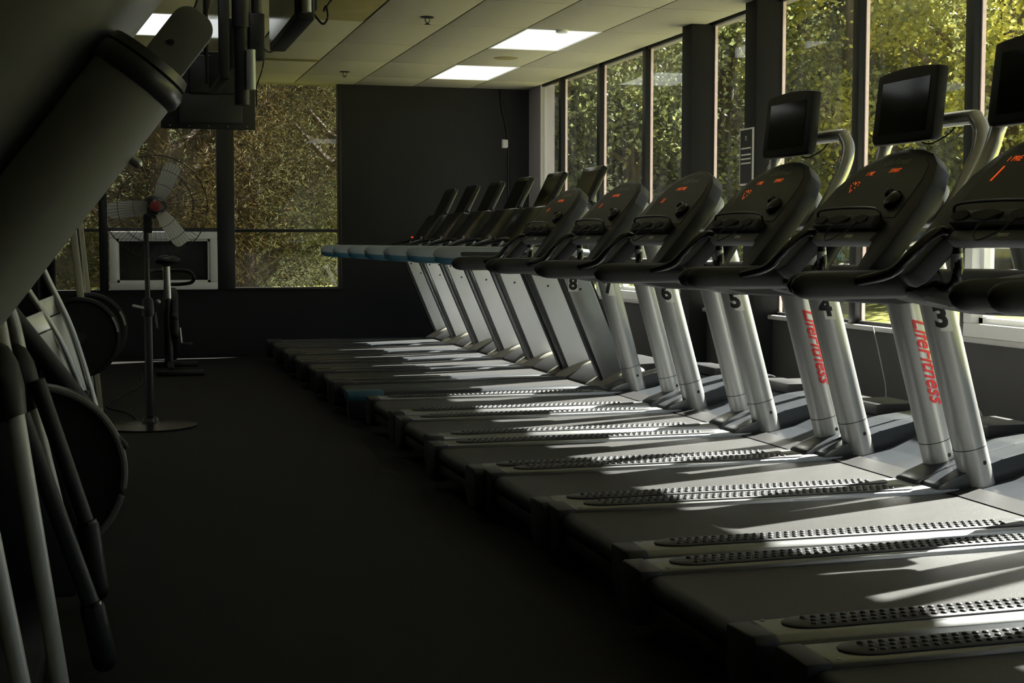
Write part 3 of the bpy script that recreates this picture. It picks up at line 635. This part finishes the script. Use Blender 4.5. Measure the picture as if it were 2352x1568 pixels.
# ------------------------------------------------------------------ leaning mirror on the partition
mv = []
Mi = thing('leaning_mirror', 'tall mirror in a pale frame leaning against the dark partition', 'mirror', (-0.08, 9.9, 0))
mo = (-0.08, 9.9, 0)
def lean(q): return Vector((q.x-0.085*q.z, q.y, q.z))
fm = MB()
for q in ((-0.10, -0.065, 9.85, 9.95, 0.002, 1.9), (-0.10, -0.065, 7.75, 7.85, 0.002, 1.9), (-0.10, -0.065, 7.85, 9.85, 0.002, 0.09), (-0.10, -0.065, 7.85, 9.85, 1.81, 1.9)): fm.box(*q, 0.006)
fm.map(lean); fm.build('frame', 'frame_wood', Mi, mo)
g = MB().box(-0.095, -0.08, 7.85, 9.85, 0.09, 1.81); g.map(lean); g.build('mirror_glass', 'mirror', Mi, mo, 0)

# ------------------------------------------------------------------ hanging televisions
def tv_wall(name, label, x0, x1, y0, y1, z0, z1, pole, side, lit=False):
    org = ((x0+x1)/2, (y0+y1)/2, z0)
    T = thing(name, label, 'television', org, 0, 'televisions hung from the ceiling')
    MB().box(x0, x1, y0, y1, z0, z1, 0.008).build('housing', 'black_rubber', T, org)
    if side == '-x':
        q = MB().box(x0-0.002, x0+0.001, y0+0.02, y1-0.02, z0+0.025, z1-0.02).build('screen', 'screen', T, org, 0)
        MB().box(x1-0.004, x1+0.05, y0+(y1-y0)*0.3, y0+(y1-y0)*0.7, z0+0.08, z1-0.12, 0.01).build('mount_plate', 'black_metal', T, org)
    else:
        MB().box(x0+0.02, x1-0.02, y1-0.001, y1+0.002, z0+0.025, z1-0.02).build('screen', 'screen', T, org, 0)
        b = MB().box(x0+0.10, x1-0.08, y0-0.035, y0+0.004, z0+0.03, z0+0.20, 0.008).build('connector_box', 'plastic', T, org)
        MB().box(x0+0.16, x1-0.20, y0-0.06, y0+0.004, z0+0.20, z1-0.03, 0.006).build('mount_plate', 'black_metal', T, org)
        for k in range(5): MB().lathe([(0.004, 0), (0.004, 0.003)], (x0+0.05+k*0.11, y0-0.003, z0+0.015), 'y', 8).build('screw', 'silver', T, org)
    px, py, pr = pole
    p = MB().tube([(px, py, z0+0.25), (px, py, ZC)], pr, 18).build('ceiling_pole', 'black_metal', T, org)
    MB().lathe([(pr*2.4, -0.012), (pr*2.4, 0)], (px, py, ZC), 'z', 20).build('ceiling_flange', 'black_metal', p, org)
    return T, org
TA, oa = tv_wall('hanging_television', 'large hanging television seen from behind, in front of the far window', 0.29, 0.83, 8.50, 8.55, 1.855, 2.30, (0.56, 8.46, 0.028), 'y')
MB().tube([(0.315, 8.47, 2.16), (0.315, 8.47, 2.31)], 0.026, 16).build('speaker_tube', 'silver', TA, oa)
TB, o_b = tv_wall('hanging_television', 'hanging television seen edge on, between two black ceiling poles', 0.515, 0.565, 7.0, 7.75, 1.98, 2.42, (0.625, 7.05, 0.045), '-x')
MB().tube([(0.625, 7.05, 1.86), (0.625, 7.05, 2.23)], 0.036, 16).build('lower_pole', 'black_metal', TB, o_b)
MB().tube([(0.665, 7.00, 1.93), (0.665, 7.00, 2.12)], 0.022, 16).build('speaker_tube', 'silver', TB, o_b)
MB().box(0.66, 0.735, 7.02, 7.12, 2.08, 2.30, 0.01).build('swivel_bracket', 'black_metal', TB, o_b)
MB().tube([(0.70, 7.07, 2.28), (0.70, 7.07, ZC)], 0.026, 14).build('ceiling_pole', 'black_metal', TB, o_b)
TC, oc = tv_wall('hanging_television', 'hanging television with white glare on its screen, nearest of the three', 0.630, 0.695, 5.0, 5.85, 1.965, 2.42, (0.75, 5.2, 0.03), '-x')
MB().tube([(0.665, 4.985, 1.99), (0.665, 4.985, 2.20)], 0.017, 14).build('speaker_tube', 'silver', TC, oc)
for nm, lab, pts in (('hanging_cable', 'thin black cable dangling from the edge on television', [(0.72, 7.1, 2.30), (0.74, 7.1, 2.15), (0.73, 7.1, 2.05), (0.70, 7.1, 1.95), (0.70, 7.1, 1.86)]),
                     ('hanging_cable', 'looped black cable behind the television with the glare', [(0.70, 5.2, 2.05), (0.735, 5.2, 2.00), (0.755, 5.2, 1.985), (0.77, 5.2, 2.01), (0.765, 5.2, 2.05), (0.755, 5.2, 2.03), (0.775, 5.2, 2.06), (0.80, 5.2, 2.10), (0.81, 5.2, 2.2), (0.80, 5.2, 2.5), (0.76, 5.2, 2.86)]),
                     ('hanging_cable', 'black cable running between the hanging televisions', [(0.70, 7.08, 2.17), (0.71, 6.6, 2.06), (0.70, 6.2, 2.05), (0.695, 5.9, 2.12), (0.69, 5.8, 2.2)])):
    tag(MB().tube(spline(pts, 6), 0.004, 6).build(nm, 'ink'), lab, 'cable', 'television cables')

# ------------------------------------------------------------------ small things on walls and ceiling
for x, y, lab in ((2.315, 10.57, 'small sprinkler head on the ceiling, the nearer of two'), (2.258, 14.15, 'small sprinkler head on the ceiling near the far wall')):
    s_ = thing('sprinkler_head', lab, 'sprinkler', (x, y, ZC), 0, 'ceiling sprinklers')
    MB().lathe([(0.05, -0.006), (0.05, 0)], (0, 0, 0), 'z', 18).build('collar', 'black_metal', s_)
    q = MB().tube([(-0.016, 0, -0.004), (-0.018, 0, -0.03), (0, 0, -0.05)], 0.004, 6).tube([(0.016, 0, -0.004), (0.018, 0, -0.03), (0, 0, -0.05)], 0.004, 6).build('yoke', 'black_metal', s_)
    MB().lathe([(0.022, -0.056), (0.022, -0.052)], (0, 0, 0), 'z', 12).build('deflector', 'black_metal', q)
v = thing('ceiling_vent', 'long dark slot vent in the ceiling tiles', 'vent', (1.3, 13.30, ZC))
MB().box(0.0, 0.58, 0.0, 0.07, -0.012, 0.0, 0.003).build('vent_frame', 'tile_olive', v)
MB().box(0.02, 0.56, 0.015, 0.05, -0.014, -0.011).build('slot', 'ink', v)
tag(MB().lathe([(0.10, -0.006), (0.11, -0.003), (0.11, 0)], (3.52, 12.72, ZC), 'z', 24).build('ceiling_speaker', 'tile_olive'), 'round flush ceiling disc between the two light panels', 'ceiling disc')
th = thing('thermostat', 'small white wall box on the dark far wall beside a black pipe', 'thermostat', (4.22, YF, 2.24))
MB().box(-0.03, 0.03, -0.035, 0, 0, 0.085, 0.008).build('cover', 'sofa_white', th)
MB().box(-0.035, 0.035, -0.008, 0, -0.005, 0.09).build('back_plate', 'white_trim', th)
tag(MB().tube(spline([(4.18, YF-0.012, ZC), (4.185, YF-0.012, 2.7), (4.23, YF-0.012, 2.50), (4.255, YF-0.012, 2.35), (4.26, YF-0.012, 2.0), (4.26, YF-0.012, 0.6)], 6), 0.014, 8).build('cable_pipe', 'black_metal'), 'black cable running down the far wall beside the thermostat', 'cable')
sg = thing('poster', 'narrow black notice with white writing on the window column', 'sign', (XW-0.15, 9.375, 1.60))
MB().box(-0.012, 0, -0.175, 0.035, 0.0, 0.40).build('frame', 'paper', sg)
MB().box(-0.0135, -0.011, -0.165, 0.025, 0.012, 0.388).build('sheet', 'ink', sg, smooth=0)
def sgt(body, size, y, z):
    tv, tf = text2d(body, size); MB().add([(-0.0142, y-px_, z+pz_) for px_, pz_ in tv], tf).build('writing', 'paper', sg, smooth=0)
sgt('n', 0.07, -0.07, 0.335)
for k, zz in enumerate((0.26, 0.215, 0.185, 0.155)): MB().box(-0.0143, -0.0134, -0.15, 0.01, zz-0.006, zz+0.004).build('text_line', 'paper', sg, smooth=0)
for lab, pts in (('thin grey cord hanging from the sill behind the treadmill numbered 4', [(4.44, 7.7, 0.69), (4.42, 7.62, 0.6), (4.42, 7.55, 0.45), (4.42, 7.5, 0.30), (4.40, 7.5, 0.1), (4.38, 7.5, 0.01)]),
                 ('thin grey cord looping up behind the treadmill numbered 3', [(4.48, 6.9, 0.40), (4.40, 6.75, 0.42), (4.30, 6.50, 0.40), (4.25, 6.30, 0.34), (4.25, 6.2, 0.20), (4.25, 6.2, 0.01)])):
    tag(MB().tube(spline(pts, 6), 0.0035, 6).build('power_cord', 'greytext'), lab, 'cord', 'cords behind the treadmills')

# ------------------------------------------------------------------ machines on the left
# the frame leaning across the upper left corner, close to the camera
oN = (-0.60, 1.52, 0)
N = thing('incline_machine', 'large dark grey exercise machine frame slanting across the upper left corner', 'exercise machine', oN)
d = Vector((0.607, 0, 0.795)); nn = Vector((-0.795, 0, 0.607)); A = Vector((0.030, 1.50, 1.368))
MB().tube([A-d*1.66, A-d*0.004], 0.0445, 32).build('outer_tube', 'grey_body', N, oN)
cl = MB().tube([A-d*0.012, A-d*0.006, A+d*0.004, A+d*0.010], [0.0455, 0.049, 0.049, 0.046], 32).tube([A+d*0.010, A+d*0.013, A+d*0.022], [0.043, 0.046, 0.043], 32)
cl.build('collar', 'slate', N, oN)
def slab(mb, a, b, wv, th, r):
    """rounded flat bar from a to b, wv across in the plane of the frame, th along Y"""
    n = 10; ring = []
    L = (b-a).length; out = [(0, -wv), (L-r, -wv)] + [(L-r+r*math.sin(math.pi/2*k/n), -wv+r-r*math.cos(math.pi/2*k/n)) for k in range(1, n+1)] + [(L-r+r*math.cos(math.pi/2*k/n), wv-r+r*math.sin(math.pi/2*k/n)) for k in range(n+1)] + [(0, wv)]
    t = MB().prism(out, 'z', -th, th, 0.004, 2); u = (b-a).normalized()
    t.map(lambda q: a+u*q.x+nn*q.y+Vector((0, 1, 0))*q.z); return mb.add(t.v, t.f)
ib = slab(MB(), A+d*0.0-nn*0.012, A+d*0.088-nn*0.012, 0.022, 0.012, 0.017).build('inner_bar', 'grey_body', N, oN)
MB().lathe([(0.003, 0), (0.003, 0.003)], tuple(A+d*0.045-nn*0.006+Vector((0, -0.0145, 0))), 'y', 10).build('pin_hole', 'ink', ib, oN)
hb = A+nn*0.128+Vector((0, 0.06, 0))
MB().cap_tube(tuple(hb-d*0.75), tuple(hb+d*0.42), 0.098, 36).build('side_housing', 'grey_body', N, oN)
MB().cap_tube(tuple(A-d*0.072-nn*0.040), tuple(A-d*0.072-nn*0.052), 0.0050, 12).build('lock_pin', 'silver_bright', N, oN)
MB().tube([(-0.97, 1.15, 0.04), (-0.97, 1.95, 0.04)], 0.04, 14).tube([(-0.97, 1.5, 0.04), (-1.75, 1.5, 0.04)], 0.04, 14).tube([(-1.75, 1.2, 0.04), (-1.75, 1.8, 0.04)], 0.04, 14).build('base_frame', 'black_metal', N, oN)

def elliptical(name, label, org):
    return thing(name, label, 'elliptical', org, 0, 'elliptical trainers on the left')
# nearest elliptical trainer: disc cover, silver arms, black pedal arms
o1 = (-0.30, 4.3, 0)
E1 = elliptical('elliptical_trainer', 'elliptical trainer with a big black disc cover and silver arms, lower left corner', o1)
dc = MB().lathe([(0.02, -0.055), (0.20, -0.05), (0.268, -0.045), (0.285, -0.052), (0.297, -0.04), (0.297, 0.05), (0.28, 0.06), (0.05, 0.07)], (-0.262, 4.98, 0.43), 'y', 48).build('disc_cover', 'black_rubber', E1, o1)
MB().tube([(-0.262+0.291*math.cos(2*math.pi*k/64), 4.925, 0.43+0.291*math.sin(2*math.pi*k/64)) for k in range(64)], 0.012, 8, closed=True).build('disc_rim', 'grey_body', dc, o1)
MB().cap_tube((0.005, 4.93, 0.545), (0.03, 4.93, 0.515), 0.014, 10).build('rim_knob', 'plastic', dc, o1)
for a, b, r in (((-0.262, 3.88, 0.86), (-0.150, 3.88, 0.02), 0.0235), ((-0.255, 4.38, 0.82), (-0.155, 4.38, 0.34), 0.0225), ((-0.330, 3.52, 0.78), (-0.205, 3.45, 0.06), 0.0225)):
    MB().tube([a, b], r, 18).build('silver_arm', 'arm_silver', E1, o1)
for a, b, e in (((-0.215, 4.32, 0.80), (-0.082, 4.32, 0.36), (-0.058, 4.32, 0.175)), ((-0.240, 3.98, 0.74), (-0.066, 3.98, 0.20), (-0.040, 3.98, 0.06))):
    q = MB().tube([a, b], 0.024, 16).build('pedal_arm', 'plastic', E1, o1)
    MB().cap_tube(b, e, 0.034, 16).build('pedal_pivot', 'black_rubber', q, o1)
    MB().tube([Vector(b)+Vector((-0.006, 0, 0.02)), Vector(b)+Vector((0.003, 0, -0.012))], 0.032, 16).build('pivot_collar', 'black_gloss', q, o1)
for (xx, yy, zz) in ((-0.272, 3.88, 0.80), (-0.258, 4.38, 0.76), (-0.340, 3.52, 0.72)):
    MB().tube([(xx+0.014, yy, zz-0.055), (xx+0.012, yy, zz-0.05), (xx, yy, zz+0.02), (xx-0.012, yy, zz+0.08), (xx-0.022, yy, zz+0.12), (xx-0.03, yy, zz+0.14)], [0.036, 0.042, 0.050, 0.048, 0.036, 0.016], 20).build('joint_boot', 'black_rubber', E1, o1)
MB().tube(spline([(-0.27, 3.9, 0.90), (-0.30, 3.95, 1.05), (-0.36, 4.0, 1.20), (-0.42, 4.0, 1.32)], 5), 0.02, 14).build('upper_arm', 'silver', E1, o1)
MB().tube(spline([(-0.26, 4.4, 0.86), (-0.29, 4.4, 1.0), (-0.36, 4.4, 1.15), (-0.42, 4.4, 1.28)], 5), 0.02, 14).build('upper_arm', 'silver', E1, o1)
MB().box(-0.42, -0.20, 3.62, 5.05, 0.0, 0.055, 0.02).build('base_frame', 'plastic', E1, o1)
MB().box(-0.42, 0.0, 3.62, 3.80, 0.0, 0.05, 0.02).build('base_cover', 'silver', E1, o1)
MB().prism([(-0.40, 0.05), (-0.12, 0.05), (-0.20, 0.40), (-0.34, 0.80), (-0.42, 0.80)], 'y', 4.75, 4.90, 0.02).build('front_tower', 'plastic', E1, o1)
# second elliptical farther back: pale panels between two silver tubes, stacked black plates
o2 = (-0.25, 7.2, 0)
E2 = elliptical('elliptical_trainer', 'elliptical trainer with pale panels between silver tubes and black weight discs', o2)
for a, b in (((-0.385, 7.0, 0.985), (-0.150, 7.0, 0.50)), ((-0.315, 7.2, 1.06), (-0.105, 7.2, 0.46))):
    a, b = Vector(a), Vector(b); m_ = (a+b)/2+Vector((0.018, 0, 0.012))
    MB().tube(spline([a+(a-b)*0.35, a, m_, b, b+(b-a)*0.25+Vector((-0.01, 0, -0.05))], 6), 0.0175, 14).build('silver_tube', 'silver_bright', E2, o2)
def slat(x0, z0, x1, z1, wv, y0, y1, m, nm):
    u = Vector((x1-x0, 0, z1-z0)).normalized(); p = Vector((u.z, 0, -u.x))*-1
    poly = [(x0, z0), (x1, z1), (x1-wv*abs(u.z), z1-wv*0.35), (x0-wv*abs(u.z), z0-wv*0.35)]
    t_ = MB().prism(poly, 'y', y0, y1, 0.004); t_.map(lambda q: Vector((q.x, q.y+1.1*(q.x+0.22), q.z)))
    return t_.build(nm, m, E2, o2)
slat(-0.225, 0.86, -0.105, 0.47, 0.10, 7.24, 7.30, 'white_post', 'pale_panel'); slat(-0.255, 0.95, -0.226, 0.865, 0.10, 7.24, 7.30, 'silver', 'grey_panel')
slat(-0.275, 0.79, -0.160, 0.50, 0.09, 7.04, 7.10, 'white_post', 'pale_panel'); slat(-0.315, 0.88, -0.277, 0.795, 0.09, 7.04, 7.10, 'silver', 'grey_panel')
MB().tube([(-0.46, 6.6, 0.92), (-0.10, 6.6, 0.42), (-0.03, 6.6, 0.28)], 0.045, 14).build('link_arm', 'plastic', E2, o2)
for k, (x, y, z) in enumerate(((-0.165, 7.55, 0.715), (-0.125, 8.05, 0.72))):
    q = MB().lathe([(0.04, -0.03), (0.15, -0.028), (0.175, -0.03), (0.19, -0.045), (0.205, -0.04), (0.205, 0.03), (0.19, 0.04), (0.04, 0.04)], (x, y, z), 'y', 40).build('weight_disc', 'black_rubber', E2, o2)
    MB().lathe([(0.009, 0), (0.009, 0.004)], (x+0.13, y-0.034, z+0.02), 'y', 10).build('hole', 'ink', q, o2)
    vs = []
    for i in range(5):
        a = R(8+i*6); vs += [(x+0.199*math.cos(a), y-0.0435, z+0.199*math.sin(a)), (x+0.188*math.cos(a), y-0.0455, z+0.188*math.sin(a))]
    MB().add(vs, [(2*i, 2*i+1, 2*i+3, 2*i+2) for i in range(4)]).build('rim_label', 'greytext', q, o2)
MB().box(-0.45, 0.02, 6.6, 8.2, 0, 0.06, 0.02).build('base_frame', 'plastic', E2, o2)
MB().tube([(-0.20, 7.0, 0.05), (-0.14, 7.0, 0.50)], 0.03, 12).build('upright', 'plastic', E2, o2)
MB().tube([(-0.18, 7.8, 0.05), (-0.16, 7.8, 0.72), (-0.16, 7.4, 0.72)], 0.03, 12).build('upright', 'plastic', E2, o2)

# ------------------------------------------------------------------ outside
gz = lambda x, y: -0.15+0.095*max(0, x-8.5)+0.02*max(0, y-18)
M['bounce_grey'] = mat('grey_bounce', (0.20, 0.20, 0.20), 0.9, var=0.2, scale=3)
for i in range(11): struct(MB().box(4.72, 8.0, -10+i*2.5, -7.52+i*2.5, -0.3, -0.10, 0.01).build('bounce_slab' if i else 'bounce_strip', 'bounce_grey'))  # unseen grey slabs, added so the ground bounces neutral light indoors
gv, gf = [], []
NX, NY = 44, 44
for i in range(NX+1):
    for j in range(NY+1):
        x, y = -16+62*i/NX, -12+72*j/NY; gv.append((x, y, gz(x, y)+(random.uniform(-.03, .03) if x > 6 or y > 17 else 0)))
gf = [(i*(NY+1)+j, (i+1)*(NY+1)+j, (i+1)*(NY+1)+j+1, i*(NY+1)+j+1) for i in range(NX) for j in range(NY)]
struct(MB().add(gv, gf).build('ground', 'grass', smooth=60))

hv_, hf_ = [], []
for i in range(31):
    for j in range(12):
        x = -30+80*i/30; t_ = j/11
        hv_.append((x+t_*max(0, x-10)*0.6, 33+26*t_-max(0, x-14)*0.42*(1-t_), gz(x, 33)-0.3+16*t_**0.8+random.uniform(-.4, .4)))
hf_ = [(i*12+j, (i+1)*12+j, (i+1)*12+j+1, i*12+j+1) for i in range(30) for j in range(11)]
M['hill'] = mat('wooded_hill', (0.055, 0.060, 0.022), 0.95, spec=0.1, var=0.75, scale=0.9, bump=1.0, bscale=4)
struct(MB().add(hv_, hf_).build('hillside', 'hill', smooth=80))
def leafy(name, n, rx, rz, zc, size, seed, m, clusters=42, droop=False, trunk_h=None):
    rnd = random.Random(seed); vs, fs = [], []
    cs = []
    for _ in range(clusters):
        while True:
            q = Vector((rnd.uniform(-1, 1), rnd.uniform(-1, 1), rnd.uniform(-1, 1)))
            if 0.35 < q.length < 1: break
        cs.append((Vector((q.x*rx, q.y*rx, zc+q.z*rz)), rnd.uniform(0.45, 0.95)*rx*0.36))
    for k in range(n):
        c, r = cs[k % clusters]
        g = Vector((rnd.gauss(0, 0.55), rnd.gauss(0, 0.55), rnd.gauss(0, 0.42)))*r
        p = c+g; s = size*rnd.uniform(0.6, 1.3)
        if droop:
            p.z -= abs(rnd.gauss(0, 0.5)); a = rnd.uniform(0, 6.28)
            u = Vector((math.cos(a)*0.8, math.sin(a)*0.8, rnd.uniform(-1.5, 0.3))).normalized()*s*2.2; b = u.cross(Vector((math.cos(a+1), math.sin(a+1), 0))).normalized()*s*0.30
        else:
            u = Vector((rnd.gauss(0, 1), rnd.gauss(0, 1), rnd.gauss(0, 0.8))).normalized()*s; b = u.cross(Vector((rnd.gauss(0, 1), rnd.gauss(0, 1), rnd.gauss(0, 1)))).normalized()*s*0.6
        o = len(vs); vs += [p-u*0.5, p+b*0.5, p+u*0.5, p-b*0.5]; fs.append((o, o+1, o+2, o+3))
    me = bpy.data.meshes.new(name); me.from_pydata([tuple(q) for q in vs], [], fs); me.materials.append(M[m])
    tr = MB(); top = zc+rz*0.5
    tr.tube([(0, 0, -0.3), (0.05, 0, top*0.4), (-0.08, 0.06, top*0.7), (0.05, -0.05, top)], [0.20, 0.16, 0.12, 0.05], 10)
    for c, r in cs[:14]:
        z0 = min(c.z*0.75, top*0.9); tr.tube([(0, 0, z0), (c.x*0.5, c.y*0.5, z0+(c.z-z0)*0.35), tuple(c)], [0.07, 0.05, 0.02], 6)
    return me, tr.mesh('trunk', M['bark'])
KINDS = {'g': leafy('crown_green', 17000, 2.6, 4.2, 5.0, 0.12, 3, 'leaf_green'), 'y': leafy('crown_yellow', 17000, 2.4, 4.0, 4.9, 0.12, 4, 'leaf_yellow'),
         'd': leafy('crown_dark', 17000, 3.0, 4.6, 4.8, 0.15, 5, 'leaf_dark', 50), 'n': leafy('crown_needle', 34000, 1.8, 3.3, 3.3, 0.045, 6, 'needle', 90, True),
         'c': leafy('crown_fir', 34000, 1.5, 3.2, 3.3, 0.045, 16, 'needle_green', 80, True),
         'b': leafy('crown_bush', 5000, 1.5, 1.0, 0.9, 0.13, 8, 'leaf_green', 24)}
def tree(kind, x, y, sc, rz, label, name='tree', cat='tree'):
    t = thing(name, label, cat, (x, y, gz(x, y)), R(rz), 'trees outside the windows'); t.scale = (sc, sc, sc)
    for me, nm in zip(KINDS[kind], ('crown', 'trunk')):
        o = bpy.data.objects.new(nm, me); COL.objects.link(o); o.parent = t
    return t
TREES = [('n', 0.6, 18.2, 1.0, 10, 'brown drooping conifer filling the left far window'), ('n', 1.7, 19.6, 1.1, 80, 'brown drooping conifer in the right far window'), ('c', 3.1, 18.2, 0.95, 80, 'green drooping fir at the right side of the far window'),
         ('n', -1.6, 19.5, 1.1, 150, 'brown conifer behind the fan, leftmost outside'), ('n', 4.0, 20.6, 1.15, 210, 'conifer just outside the far corner of the room'),
         ('d', 1.4, 24.5, 1.2, 20, 'dark tree standing behind the conifers'), ('d', -2.6, 25, 1.2, 20, 'dark tree behind the conifers, farthest left'),
         ('d', 6.0, 24.5, 1.1, 40, 'dark green tree seen past the first window mullions'), ('d', 9.0, 27.5, 1.2, 100, 'dark green tree behind the far treadmill tablets'),
         ('g', 11.0, 24.5, 1.05, 160, 'green tree seen beside the wide window column'), ('g', 8.2, 22.0, 0.85, 33, 'smaller green tree close to the windows'),
         ('y', 13.2, 24.0, 1.0, 210, 'yellow green tree behind the television of treadmill 4'), ('g', 15.5, 28.0, 1.2, 250, 'tall green tree behind the yellow ones'),
         ('y', 15.6, 22.5, 1.05, 300, 'yellow green tree behind the blank television'), ('y', 18.4, 24.5, 1.15, 340, 'bright yellow tree at the right edge'),
         ('d', 13.0, 31.5, 1.4, 25, 'dark tree in the second row behind the middle windows'), ('d', 19.0, 32.0, 1.4, 75, 'dark tree in the second row at the right'),
         ('d', 24.0, 30.0, 1.4, 125, 'dark tree in the second row, farthest right'), ('d', 7.0, 33.0, 1.4, 175, 'dark tree far behind the window corner'),
         ('g', 22.0, 26.0, 1.2, 215, 'green tree beyond the lawn at the far right')]
for k, x, y, sc_, rz, lab in TREES: tree(k, x, y, sc_, rz, lab)
for x, y, sc_, rz, lab in ((8.0, 19.5, 0.9, 0, 'low green bush outside near the wide columns'), (10.4, 21.5, 1.1, 60, 'low green bush at the edge of the lawn'), (13.5, 24.5, 1.2, 120, 'round bush behind the lawn under the yellow trees'),
                           (5.9, 18.0, 0.9, 200, 'low bush outside by the far corner'), (18.0, 28, 1.4, 270, 'round bush beyond the parked car')):
    tree('b', x, y, sc_, rz, lab, 'bush', 'bush')
# parked car on the slope beyond the lawn
cx_, cy_ = 15.2, 21.0; oc_ = (cx_, cy_, gz(cx_, cy_)-0.05)
K = thing('car', 'dark parked car on the lawn, seen through the white sliding window', 'car', oc_, R(-35))
prof = [(-2.1, 0.35), (-2.15, 0.65), (-2.0, 0.85), (-1.3, 0.95), (-0.7, 1.35), (0.6, 1.40), (1.3, 1.0), (2.0, 0.88), (2.15, 0.6), (2.1, 0.35)]
MB().prism(prof, 'y', -0.85, 0.85, 0.06, 2).build('car_body', 'carpaint', K)
for s in (-1, 1):
    MB().prism([(-1.15, 0.97), (-0.65, 1.29), (0.0, 1.32), (0.0, 0.97)], 'y', s*0.845, s*0.862).build('side_window', 'screen', K)
    MB().prism([(0.06, 0.97), (0.06, 1.32), (0.55, 1.32), (1.1, 0.99)], 'y', s*0.845, s*0.862).build('side_window', 'screen', K)
    for x in (-1.35, 1.35): MB().lathe([(0.2, -0.1), (0.32, -0.09), (0.33, 0), (0.32, 0.09), (0.2, 0.1)], (x, s*0.80, 0.33), 'y', 24).build('wheel', 'tyre', K)
